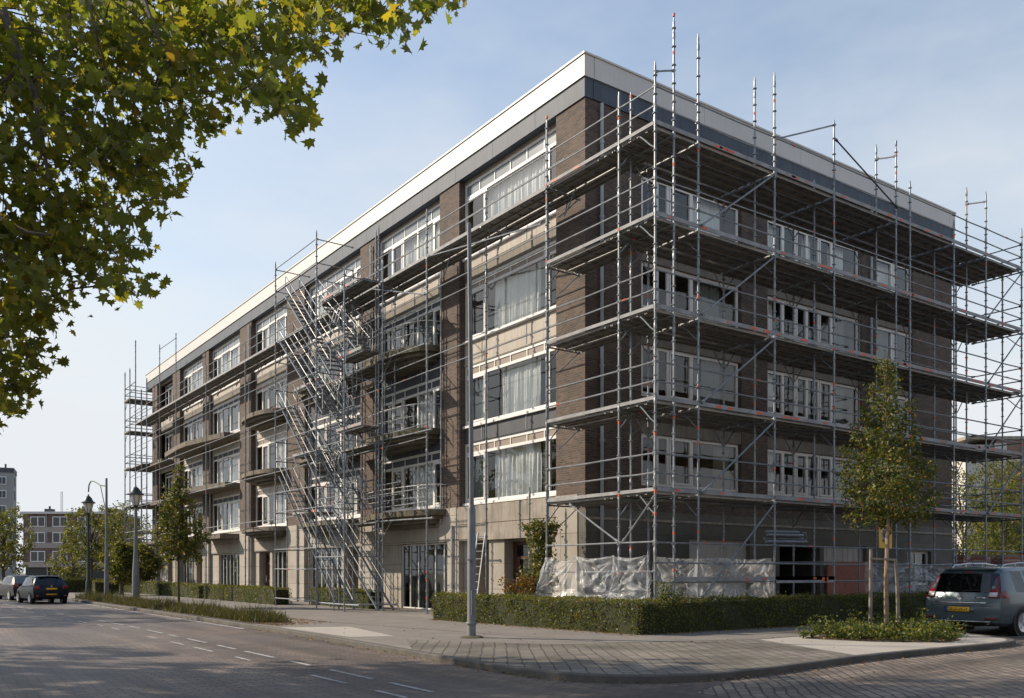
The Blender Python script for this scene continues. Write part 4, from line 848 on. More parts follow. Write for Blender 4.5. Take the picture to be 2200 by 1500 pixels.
for pts, r in (([(-430, 500, 17), (-150, 60, 16), (5, 20, 14.2), (45, 135, 13.6), (75, 205, 13.5), (88, 285, 13.5), (105, 385, 13.6)], .085), ([(-430, 700, 17), (-120, 420, 16), (0, 470, 14), (60, 500, 13.7), (110, 505, 13.7)], .05), ([(-430, 300, 17), (0, -120, 16), (190, 0, 14.2), (205, 70, 13.8), (235, 180, 13.8)], .04), ([(-430, 260, 17), (150, -180, 16), (310, 0, 13.8), (335, 70, 13.4), (365, 130, 13.4), (372, 200, 13.5)], .045), ([(45, 135, 13.6), (20, 165, 13.7), (-20, 195, 13.9)], .035), ([(88, 285, 13.5), (90, 330, 13.5), (75, 370, 13.6)], .025), ([(310, 0, 15), (520, -60, 14.6), (700, -20, 14.4), (800, 20, 14.3), (880, 30, 14.2)], .035), ([(75, 205, 15), (120, 230, 15), (150, 250, 15)], .022), ([(300, -60, 15), (460, 20, 14.8), (480, 80, 14.8), (560, 180, 14.6)], .03), ([(-120, 420, 16), (-60, 640, 15.6), (40, 660, 15.5), (160, 620, 15.4), (250, 610, 15.3)], .035), ([(-60, 640, 15.6), (-20, 760, 15.6), (20, 850, 15.5)], .025)):
    P_ = [at(*p) for p in pts]; n_ = len(P_); mb.path(P_, [r * (1.25 - .95 * i / (n_ - 1)) for i in range(n_)], 6)
mb.build('trunk', M['bark'], pt, smooth=True)
# twigs: every leaf cluster hangs on the nearest one closer to the stem
hub = np.array(at(-200, -60, 15.5)); dist = np.linalg.norm((cc - hub) * np.array([1, 1, 1]), axis=1); mb = MB()
for i in range(len(cc)):
    cand = np.where(dist < dist[i] - .12)[0]
    if len(cand) == 0: continue
    dd = np.linalg.norm(cc[cand] - cc[i], axis=1); j = cand[np.argmin(dd)]
    a, b = Vector(cc[i]), Vector(cc[j]); m_ = (a + b) / 2 + Vector((0, 0, .05)); g_ = .006 + .012 * max(0, 1 - dist[i] / 9)
    mb.path([a - (b - a).normalized() * .18 - Vector((0, 0, .06)), a, m_, b], [.003, g_ * .8, g_, g_ * 1.3], 4)
mb.build('twigs', M['bark'], pt)

def off_tree(x, y, h=13, r=4.2, n=2600, lab='tall street tree across the road, out of the picture to the left', grp='street trees across the road', cat='tree'):
    tree('street_tree', lab, cat, (x, y, RZ), h, 3.6, r, n, .42, L_far, grp, .22, tmpl=DIAM)
for x, y, h in ((-26.8, 7.7, 11), (-23.5, 24, 11), (-23, 33, 13), (-22.5, 45, 12), (-23, 58, 13)): off_tree(x, y, h)
for x, y in ((-2, -31), (10, -30), (24, -31)): off_tree(x, y, 12, 4.6, 2200, 'tall street tree across the side street, behind the camera', 'street trees across the side street')
# staked young tree in the bed, and the slim one in the verge
yt = tree('young_tree', 'slim young tree with yellowing pyramid crown held by two stakes in a planting bed', 'tree', (2.26, -9.07), 7.1, 2.8, 1.2, 11000, .085, L_young, None, .055, 'cone', 'pale_bark', seed=5)
st = empty('tree_stakes', (2.26, -9.07, 0), 0, 'two weathered wooden stakes with crossbar supporting the young tree', 'stakes')
for px_, top in ((1869, 1180), (1931, 1205)):
    p = at(px_, 1365, 22.5); q = at(px_ + (2 if px_ < 1900 else -6), top, 22.5); p.z = -.1; mb = MB(); mb.path([p, p.lerp(q, .5) + Vector((.01, 0, 0)), q], [.052, .048, .042], 7); mb.build('stake', M['stake'], st, smooth=True)
mb = MB(); mb.path([at(1869, 1200, 22.44), at(1925, 1203, 22.44)], .035, 4); mb.build('crossbar', M['stake'], st)
tree('young_tree', 'slim young tree growing from the grassy verge beside the lantern post', 'tree', (-7.48, 19.2), 6.45, 2.15, 1.22, 6500, .125, L_young, None, .055, 'cone', 'bark', seed=9)
p = at(384, 1305, 40); q = at(383, 1195, 40); p.z = -.05; mb = MB(); mb.path([p, q], .035, 6); tag(mb.build('tree_stake', M['bark'], smooth=True), 'thin dark stake beside the trunk of the verge tree', 'stake')
# trees in the distance on the left and behind the far end
for (px_, py_top, d_, r_, zc, lab) in ((8, 1088, 72, 2.6, 1.7, 'round yellowing tree at the left edge behind the parked cars'), (196, 1083, 74, 2.3, 1.9, 'yellow green tree standing right of the distant flat block'), (262, 1078, 84, 2.9, 2.0, 'darker green tree behind the arched lamp pole'), (318, 1120, 90, 3.0, 1.6, 'shaded tree seen through the scaffold at the far end'), (262, 1168, 60, 1.35, 1.0, 'low bushy tree behind the far hedge by the grey lantern post'), (306, 1172, 66, 1.6, .9, 'low dark bushy tree under the far end scaffold')):
    b = at(px_, 1228, d_); h = 1.6 + (1228 - py_top) / F_ * d_; tree('street_tree', lab, 'tree', (b.x, b.y, -.1), h, zc, r_, 4200, .20, L_far, 'trees at the end of the street', .14, tmpl=DIAM, seed=2)
b = at(158, 1228, 88); tree('street_tree', 'dark low tree in shade before the distant flat block entrance', 'tree', (b.x, b.y, -.1), 4.2, .6, 2.4, 2600, .2, L_far, 'trees at the end of the street', .14, tmpl=DIAM)
for (px_, py_top, d_, r_, lab) in ((2068, 985, 82, 4.2, 'tall yellow green tree just right of the brick end wall'), (2135, 968, 86, 4.6, 'dense tall green tree seen through the right hand scaffold bays'), (2215, 985, 80, 4.6, 'big green tree cut off by the right edge of the picture'), (2160, 1080, 72, 3.3, 'shaded lower tree beneath the tall ones at the right edge')):
    b = at(px_, 1228, d_); h = 1.6 + (1228 - py_top) / F_ * d_; tree('street_tree', lab, 'tree', (b.x, b.y, -.1), h, .9, r_, 6000, .23, L_far, 'trees behind the building on the right', .17, tmpl=DIAM, seed=4)
# hedges
def hedge(label, poly, h, dens=380, leaf=.055, group='clipped hedges before the building'):
    c = Vector((sum(p[0] for p in poly) / len(poly), sum(p[1] for p in poly) / len(poly), 0)); t = empty('hedge', c, 0, label, 'hedge', group)
    mb = MB(); ins = offset_poly(poly, .05); mb.prism(ins, -.02, h - .06); mb.build('twigs', M['leafcore'], t)
    P = []; k = len(poly)
    for i in range(k):
        a, b = np.array(poly[i]), np.array(poly[(i + 1) % k]); L = np.linalg.norm(b - a); n_ = int(L * h * dens); s = rng.random(n_)
        z = rng.random(n_) ** .9 * h; nn = np.array([(b - a)[1], -(b - a)[0]]) / L; wob = .05 * np.sin(s * L * 1.3 + i + z) + .04 * np.sin(s * L * 4.1 + z * 5) + .02 * np.sin(s * L * 9.3 - z * 7) + rng.normal(0, .03, n_) + (rng.random(n_) < .015) * rng.uniform(0, .12, n_) - .03 * (z < .1)
        P.append(np.column_stack([a[0] + (b - a)[0] * s + nn[0] * wob, a[1] + (b - a)[1] * s + nn[1] * wob, z]))
    bb = np.array(poly); lo, hi = bb.min(0), bb.max(0); n_ = int((hi - lo).prod() * dens * 1.1); xy = rng.random((n_, 2)) * (hi - lo) + lo; ok = in_poly(xy[:, 0], xy[:, 1], poly); xy = xy[ok]
    P.append(np.column_stack([xy, h + .03 * np.sin(xy[:, 0] * 1.7 + xy[:, 1] * 2.3) + .015 * np.sin(xy[:, 0] * 5 - xy[:, 1] * 6) + rng.normal(0, .03, len(xy)) + (rng.random(len(xy)) < .03) * rng.uniform(0, .12, len(xy))]))
    P = np.concatenate(P); np_mesh('foliage', leaves(P, leaf, DIAM, 1), 4, L_hedge, t).matrix_parent_inverse = Matrix.Translation(-c); return t
def offset_poly(poly, d):
    k = len(poly); out = []
    for i in range(k):
        a, b, c = Vector(poly[i - 1]), Vector(poly[i]), Vector(poly[(i + 1) % k]); t1, t2 = (b - a).normalized(), (c - b).normalized(); n1, n2 = Vector((-t1.y, t1.x)), Vector((-t2.y, t2.x)); m = (n1 + n2); m = m / max(.3, m.length_squared / 2)
        out.append((b.x + m.x * d, b.y + m.y * d))
    return out
hedge('long clipped corner hedge under the corner scaffold, turning along both facades', [(-2.9, -5.5), (12.0, -5.45), (12.0, -4.88), (-2.15, -4.88), (-2.6, 3.75), (-3.5, 3.72)], .84, 680)
hedge('clipped hedge left of the stair tower ending at its foot', [(-3.05, 19.5), (-2.2, 19.5), (-2.2, 31.0), (-3.0, 31.0)], .79, 330, .065)
hedge('clipped hedge behind the slim verge tree', [(-3.05, 31.8), (-2.2, 31.8), (-2.2, 40.2), (-3.0, 40.2)], .8, 260, .075)
hedge('clipped hedge beyond the verge tree, before the far end of the facade', [(-3.05, 41.0), (-2.2, 41.0), (-2.2, 54.0), (-3.0, 54.0)], .85, 220, .08)
hedge('low hedge behind the stair tower close to the facade', [(-1.45, 12.6), (-.75, 12.6), (-.75, 18.9), (-1.45, 18.9)], .78, 300, .065)
hedge('far hedge on the corner beyond the green lantern post', [(-7.2, 53.5), (-3.6, 53.5), (-3.6, 54.6), (-7.2, 54.6)], 1.0, 200, .09)
hedge('second far hedge behind the arched lamp pole', [(-6.2, 45.5), (-4.6, 45.5), (-4.6, 46.6), (-6.2, 46.6)], .9, 200, .085)
# shrubs
def shrub(name, label, blobs, n, leaf, lm, base):
    t = empty(name, base, 0, label, 'shrub'); np_mesh('foliage', leaves(blob_points(blobs, n, .2), leaf, OVAL, 1), 6, lm, t).matrix_parent_inverse = Matrix.Translation(-Vector(base))
    mb = MB()
    for b in blobs: mb.path([base, tuple((Vector(base) + Vector(b[:3])) / 2 + Vector((.05, .03, 0))), b[:3]], [.02, .014, .006], 5)
    mb.build('stems', M['bark'], t); return t
def ab(px_, py_, d_, r, rz): c = at(px_, py_, d_); return (c.x, c.y, c.z, r, r, rz)
b0_ = at(1158, 1330, 28.6); b0_.z = 0
shrub('tall_shrub', 'tall narrow climbing shrub beside the brown door at the corner scaffold', [ab(1160, 1142, 28.6, .45, .32), ab(1163, 1175, 28.6, .48, .4), ab(1160, 1215, 28.6, .48, .42), ab(1158, 1255, 28.6, .6, .42), ab(1150, 1290, 28.6, .65, .35), ab(1142, 1128, 28.6, .3, .2), ab(1185, 1132, 28.6, .3, .25), ab(1135, 1240, 28.6, .3, .25)], 5200, .10, L_young, b0_)
b0_ = at(1118, 1330, 28.0); b0_.z = 0
shrub('low_shrub', 'straggling reddish and yellow shrub left of the tall shrub', [ab(1125, 1258, 28, .35, .25), ab(1100, 1262, 28, .25, .2), ab(1085, 1245, 28, .14, .1), ab(1128, 1285, 28, .5, .3)], 1100, .085, leaf_mat('rusty_leaf', [(0, (.10, .09, .02)), (.4, (.2, .13, .03)), (.7, (.2, .06, .03)), (1, (.42, .30, .05))], .35), b0_)
b0_ = at(1436, 1350, 23.2); b0_.z = 0
shrub('low_shrub', 'small yellowing shrub poking over the hedge right of its corner', [ab(1430, 1268, 23.2, .2, .2), ab(1445, 1282, 23.2, .28, .15), ab(1420, 1285, 23.2, .2, .12)], 700, .06, L_bed, b0_)
# planting bed, verge, fallen leaves: nobody could count them
def scatter(poly, n):
    bb = np.array(poly); lo, hi = bb.min(0), bb.max(0); xy = rng.random((n, 2)) * (hi - lo) + lo; return xy[in_poly(xy[:, 0], xy[:, 1], poly)]
xy = scatter(bedp, 330); hh = rng.uniform(.08, .40, len(xy)) * (1 + .7 * (rng.random(len(xy)) < .15)); idx = rng.integers(0, len(xy), 9500); f = rng.random(9500) ** .7
C = np.column_stack([xy[idx] + rng.normal(0, .085, (9500, 2)) * (0.5 + .9 * f)[:, None], .03 + hh[idx] * f])
tag(np_mesh('ground_cover', leaves(C, .075, OVAL, 1), 6, L_bed), 'leafy ground cover filling the bed round the staked tree', 'ground cover', kind='stuff')
xy = scatter([(-9.0, 36), (-9.0, 5.4), (-8.0, 4.6), (-7.1, 8), (-6.8, 20), (-7.0, 31), (-7.5, 36)], 24000); n_ = len(xy)
hgt = rng.uniform(.10, .42, n_) * (1 + .5 * (rng.random(n_) < .12)) * np.clip(.55 + .5 * np.sin(xy[:, 0] * 2.2 + 1) + .35 * np.sin(xy[:, 1] * 1.1), .35, 1.3); ang = rng.uniform(0, 6.28, n_); lean = rng.normal(0, .35, (n_, 2)) * hgt[:, None]
wd = .016; V = np.zeros((n_, 3, 3)); V[:, 0, :2] = xy - np.column_stack([np.cos(ang), np.sin(ang)]) * wd; V[:, 1, :2] = xy + np.column_stack([np.cos(ang), np.sin(ang)]) * wd; V[:, 2, :2] = xy + lean; V[:, 2, 2] = hgt
tag(np_mesh('verge_grass', V.reshape(-1, 3), 3, L_grass), 'rough long grass on the verge strip beside the kerb', 'grass', kind='stuff')
F = []
for i in range(len(ks) - 1):
    a, b = np.array(ks[i]), np.array(ks[i + 1])
    if a[1] > 30 or a[0] > 4.4: continue
    L = np.linalg.norm(b - a); m_ = int(L * 11); s = rng.random(m_); nn = np.array([(b - a)[1], -(b - a)[0]]) / L; p_ = a + (b - a) * s[:, None] + nn * np.abs(rng.normal(0.03, .13, m_))[:, None]; F.append(np.column_stack([p_, np.full(m_, RZ + .016)]))
for (poly, n_, z) in (([(-3.3, -5.95), (12, -5.75), (12, -5.45), (-2.9, -5.5), (-3.5, 3.7), (-3.8, 3.7)], 16000, .022), (bedp, 900, .03), ([(-9.0, 6), (-9.0, 3.2), (-6.8, 4), (-6.9, 7)], 900, .024), ([(-9, -4), (-3, -11), (2, -11), (-3, 0), (-9, 4)], 160, .02)):
    q_ = scatter(poly, n_); F.append(np.column_stack([q_, np.full(len(q_), z)]))
F = np.concatenate(F); tag(np_mesh('fallen_leaves', leaves(F, .062, DIAM, 1, np.array([0, 0, 2.6])), 4, L_fall), 'dry fallen leaves along the kerb, hedge foot and beds', 'fallen leaves', kind='stuff')

# ------------------------------------------------------------------ street lamps and columns
def lantern(root, x, y, z, mhood, s=1.0):
    mb = MB(); mb.lathe((x, y, z), [(.44 * s, 0), (.46 * s, .03), (.30 * s, .14), (.22 * s, .30), (.13 * s, .40), (.05 * s, .45), (.03 * s, .55)], 14); mb.build('lamp_hood', M[mhood], root, smooth=True)
    mb = MB(); mb.lathe((x, y, z), [(.13 * s, -.58), (.19 * s, -.45), (.30 * s, -.12), (.31 * s, -.005)], 14); g = mb.build('lamp_glass', M['milk'], root, smooth=True)
    mb = MB(); 
    for k in range(6): a = k * math.pi / 3; mb.path([(x + .14 * s * math.cos(a), y + .14 * s * math.sin(a), z - .58), (x + .2 * s * math.cos(a), y + .2 * s * math.sin(a), z - .45), (x + .32 * s * math.cos(a), y + .32 * s * math.sin(a), z - .02)], .014, 4)
    mb.lathe((x, y, z), [(.05, -.75), (.12 * s, -.68), (.14 * s, -.58), (.1, -.585)], 10); mb.build('lamp_cage', M[mhood], root)
l1 = empty('street_lamp', (-8.11, 36.84, 0), 0, 'dark green lantern street lamp on a fluted post behind the grassy verge', 'lamp', 'lantern street lamps')
mb = MB(); mb.lathe((-8.11, 36.84, 0), [(.30, -.05), (.24, .12), (.17, .5), (.15, 1.0), (.10, 1.1), (.085, 2.5), (.07, 5.0)], 10); mb.build('post', M['lampgreen'], l1, smooth=True); lantern(l1, -8.11, 36.84, 5.72, 'lampgreen', .9)
l2 = empty('street_lamp', (-7.78, 33.3, 0), 0, 'plain grey steel pole whose curved arm reaches over the green lantern', 'lamp pole')
mb = MB(); mb.path([(-7.78, 33.3, -.05), (-7.78, 33.3, 1.4), (-7.78, 33.3, 3), (-7.78, 33.3, 6.95)], [.14, .125, .085, .06], 8); mb.build('post', M['lampgrey'], l2, smooth=True)
A, B_ = Vector((-7.78, 33.3, 6.2)), Vector((-8.11, 36.84, 6.38)); mb = MB()
mb.path([A + Vector((0, 0, .3)), A.lerp(B_, .3) + Vector((0, 0, .36)), A.lerp(B_, .65) + Vector((0, 0, .62)), A.lerp(B_, .85) + Vector((0, 0, .66)), A.lerp(B_, .96) + Vector((0, 0, .45)), B_ + Vector((0, 0, .02))], .04, 7); mb.path([A - Vector((0, 0, 1.3)), A.lerp(B_, .12) - Vector((0, 0, .7)), A.lerp(B_, .32) + Vector((0, 0, .33))], .025, 6); mb.build('arm', M['lampgrey'], l2, smooth=True)
l3 = empty('street_lamp', (-6.8, 30.55, 0), 0, 'grey lantern street lamp on a tapered post before the far end scaffold', 'lamp', 'lantern street lamps')
mb = MB(); mb.lathe((-6.8, 30.55, 0), [(.20, -.05), (.19, 1.6), (.15, 2.1), (.11, 2.8), (.075, 5.2)], 10); mb.build('post', M['lampgrey'], l3, smooth=True); lantern(l3, -6.8, 30.55, 5.85, 'lampgreen', .95)
cl_ = empty('lamp_column', (-6.71, -3.75, 0), 0, 'tall bare grey steel lamp column on the pavement before the hedge', 'column')
mb = MB(); mb.path([(-6.71, -3.75, -.03), (-6.71, -3.75, 3.1), (-6.71, -3.75, 3.2)], [.104, .098, .06], 10); mb.path([(-6.71, -3.75, 3.19), (-6.72, -3.73, 6.5), (-6.75, -3.7, 10.0)], [.058, .054, .05], 10); mb.lathe((-6.75, -3.7, 9.99), [(.05, 0), (.045, .04), (.01, .06)], 8); mb.lathe((-6.71, -3.75, .32), [(.127, 0), (.135, .01), (.135, .05), (.127, .06)], 10)
mb.build('post', M['lampgrey'], cl_, smooth=True)
mb = MB(); mb.path([(-6.83, -3.87, 1.86), (-6.83, -3.87, 1.9)], .09, 8); mb.box(-6.80, -6.72, -3.892, -3.872, .55, 1.15); mb.build('service_door', M['steel2'], cl_)
tag(MB().lathe((-6.71, -3.75, .015), [(.05, 0), (.30, 0), (.24, .03), (.05, .035)], 10).build('moss', M['moss'], smooth=True), kind='stuff')

# ------------------------------------------------------------------ buildings far off
YAW = R_(-35.264)
def far_block(px, d, lab, cat): p = at(px, 1228, d); return empty('distant_building', (p.x, p.y, 0), YAW, lab, cat)
brick_far = brick_mat('distant_brown_brick', (.17, .105, .085), (.135, .085, .072), (.17, .15, .14), .4, .14, .012, bump=.1)
fb = far_block(50, 105, 'distant three storey brick flats with white window frames and a roof mast', 'building'); sx = 105 / F_
mb = MB(); mb.box(0, 10, 0, 9, 2.1, 8.35); mb.build('wall', brick_far, fb, local=True)
mb = MB(); mb.box(.1, 9.9, .3, 9, -.2, 2.1); mb.build('ground_floor', M['dark_metal'], fb, local=True)
mb = MB(); 
for z in (2.1, 4.35, 6.2): mb.box(-.02, 10.02, -.06, -.002, z, z + .62)
mb.build('concrete_band', mat('far_band', (.36, .31, .28), .8, var=.1), fb, local=True)
mb = MB(); mb.box(-.25, 10.2, -.3, 9.2, 8.35, 8.62); mb.build('roof', M['fascia'], fb, local=True)
for (x, w_, z) in ((.9, .8, 8.62), (4.9, .9, 8.62), (9.0, .7, 8.62)):
    mb = MB(); mb.box(x, x + w_, 3, 4, z, z + .55); mb.lathe((x + w_ / 2, 3.5, z + .55), [(.12, 0), (.12, .35)], 8); mb.build('chimney', M['roof'], fb, local=True)
mb = MB(); mb.tube((2.75, .2, -.1), (2.75, -.1, 8.3), .05); mb.build('downpipe', M['pipe'], fb, local=True)
mb = MB()
for dx_ in (-.1, .1): mb.tube((5.35 + dx_ - 2.6, 3.5, 8.6), (5.35 + dx_ - 2.6, 3.5, 11.3), .025, 4)
for k in range(11): mb.tube((2.65, 3.5, 8.8 + k * .23), (2.85, 3.5, 8.92 + k * .23), .02, 4)
mb.build('mast', M['steel2'], fb, local=True)
for x0 in (.85, 3.45, 6.4):
    for z0 in (6.85, 4.95, 2.75):
        w_ = 1.75; fr = MB(); h_ = 1.25 if z0 < 6.5 else 1.2
        fr.box(x0, x0 + w_, -.09, -.03, z0, z0 + .09); fr.box(x0, x0 + w_, -.09, -.03, z0 + h_ - .09, z0 + h_); fr.box(x0, x0 + .09, -.09, -.03, z0 + .09, z0 + h_ - .09); fr.box(x0 + w_ - .09, x0 + w_, -.09, -.03, z0 + .09, z0 + h_ - .09); fr.box(x0 + w_ * .48, x0 + w_ * .54, -.09, -.03, z0 + .09, z0 + h_ - .09)
        fo = fr.build('window', M['frame'], fb, local=True); g = MB(); g.poly([(x0, -.05, z0), (x0 + w_, -.05, z0), (x0 + w_, -.05, z0 + h_), (x0, -.05, z0 + h_)]); g.build('glass_pane', M['gglass'], fo, local=True, fix=False)
        g = MB(); g.box(x0 + .05, x0 + w_ - .05, -.03, -.004, z0 + .05, z0 + h_ - .05); g.build('blind', M['drape'] if (x0 > 6) and (z0 > 4) else M['dark'], fo, local=True)
ft = far_block(22, 190, 'tall grey apartment tower rising behind the left hand tree', 'tower'); ft.rotation_euler.z = YAW + R_(25)
mb = MB(); mb.box(-9, .6, 0, 8, -.2, 22.6); mb.build('wall', mat('tower_grey', (.29, .285, .30), .85, var=.08, vscale=.3), ft, local=True)
mb = MB(); mb.box(-9.1, .7, -.1, 8.1, 22.6, 23.6); mb.box(-1.2, -.9, 2, 3, 23.6, 24.6); mb.build('roof', M['greyp'], ft, local=True)
for z0 in (7.5, 10.7, 13.9, 17.1, 20.0):
    for x0 in (-7.5, -5.0, -2.3):
        fr = MB(); fr.box(x0, x0 + 1.6, -.2, -.01, z0, z0 + 1.7); fo = fr.build('window', M['frame'], ft, local=True); g = MB(); g.box(x0 + .15, x0 + .75, -.24, -.202, z0 + .15, z0 + 1.55); g.box(x0 + .85, x0 + 1.45, -.24, -.202, z0 + .15, z0 + 1.55); g.build('glass_pane', M['band'], fo, local=True)
    fr = MB(); fr.box(.602, .68, 2.4, 4.2, z0, z0 + 1.7); fr.build('window', M['band'], ft, local=True)
fr_ = far_block(2108, 95, 'flat roofed brick building with pale panels showing above the trees on the right', 'building')
mb = MB(); mb.box(1.6, 14, 0, 8, 0, 15.6); mb.build('wall', brick_mat('far_red_brick', (.24, .15, .11), (.2, .12, .09), (.25, .2, .17), .4, .14, .012, bump=.1), fr_, local=True)
mb = MB(); mb.box(-1.5, 1.6, .3, 8, 0, 15.1); mb.box(1.4, 2.7, -.06, -.002, 12.5, 15.2); mb.box(1.5, 14.1, -.12, -.003, 13.2, 13.5); mb.build('panel', M['whitep'], fr_, local=True)
mb = MB(); mb.box(-1.7, 14.2, -.2, 8.2, 15.6, 15.95); mb.build('roof', M['conc'], fr_, local=True)
# unseen houses added behind the camera to block horizon sky mirrored in the panes
th_ = empty('reflection_house', (12, -46, 0), 0, 'row of brick houses across the side street, behind the camera', 'house')
mb = MB(); mb.box(-18, 52, -54, -44, RZ - .05, 7.2); mb.build('wall', brick_far, th_)
mb = MB(); n0 = len(mb.v); mb.v += [(-18.4, -54.4, 7.2), (52.4, -54.4, 7.2), (52.4, -43.6, 7.2), (-18.4, -43.6, 7.2), (-18.4, -49, 10.4), (52.4, -49, 10.4)]; mb.f += [(n0, n0 + 1, n0 + 5, n0 + 4), (n0 + 2, n0 + 3, n0 + 4, n0 + 5), (n0, n0 + 4, n0 + 3), (n0 + 1, n0 + 2, n0 + 5), (n0 + 3, n0 + 2, n0 + 1, n0)]; mb.m += [0] * 5; mb.build('roof', M['redboard'], th_)
for k in range(12):
    for z0 in (1.0, 4.2):
        fr = MB(); x0 = -16 + k * 5.7; fr.box(x0, x0 + 2.2, -43.99, -43.9, z0, z0 + 1.7); fo = fr.build('window', M['frame'], th_); g = MB(); g.box(x0 + .12, x0 + 1.05, -43.89, -43.87, z0 + .12, z0 + 1.58); g.box(x0 + 1.15, x0 + 2.08, -43.89, -43.87, z0 + .12, z0 + 1.58); g.build('glass_pane', M['dark'], fo)
# brick pallets behind the building end
pal0 = None
for i, (px_, d_) in enumerate(((2062, 43), (2098, 43), (2130, 44), (2166, 42), (2198, 43))):
    c = at(px_, 1228, d_); 
    t = empty('brick_pallet', (c.x, c.y, -.1), .3 * i, None, 'brick pallet', 'brick pallets stacked beyond the scaffold')
    t['label'] = ['stacked brick pallet nearest the brick end wall', 'stacked brick pallet second from the end wall', 'stacked brick pallet behind the outer scaffold bay', 'stacked brick pallet fourth from the end wall', 'stacked brick pallet at the right edge'][i]
    if pal0 is None:
        mb = MB()
        for k in range(2):
            for r in range(9):
                for q in range(4): mb.box(-.6 + q * .3, -.6 + q * .3 + .285, -.5, .5, .15 + k * 1.2 + r * .115, .15 + k * 1.2 + r * .115 + .105, (r + q) % 2)
        mb.build('bricks', [M['redboard'], mat('pale_brick', (.42, .33, .27), .85, var=.3)], t, local=True)
        mb = MB(); 
        for k in range(2): mb.box(-.62, .62, -.52, .52, k * 1.2, k * 1.2 + .14)
        mb.box(-.3, .35, -.4, .4, 2.34, 2.5); mb.build('pallet', M['stake'], t, local=True); pal0 = t
    else:
        for ch in pal0.children: copy_tree(ch, t)
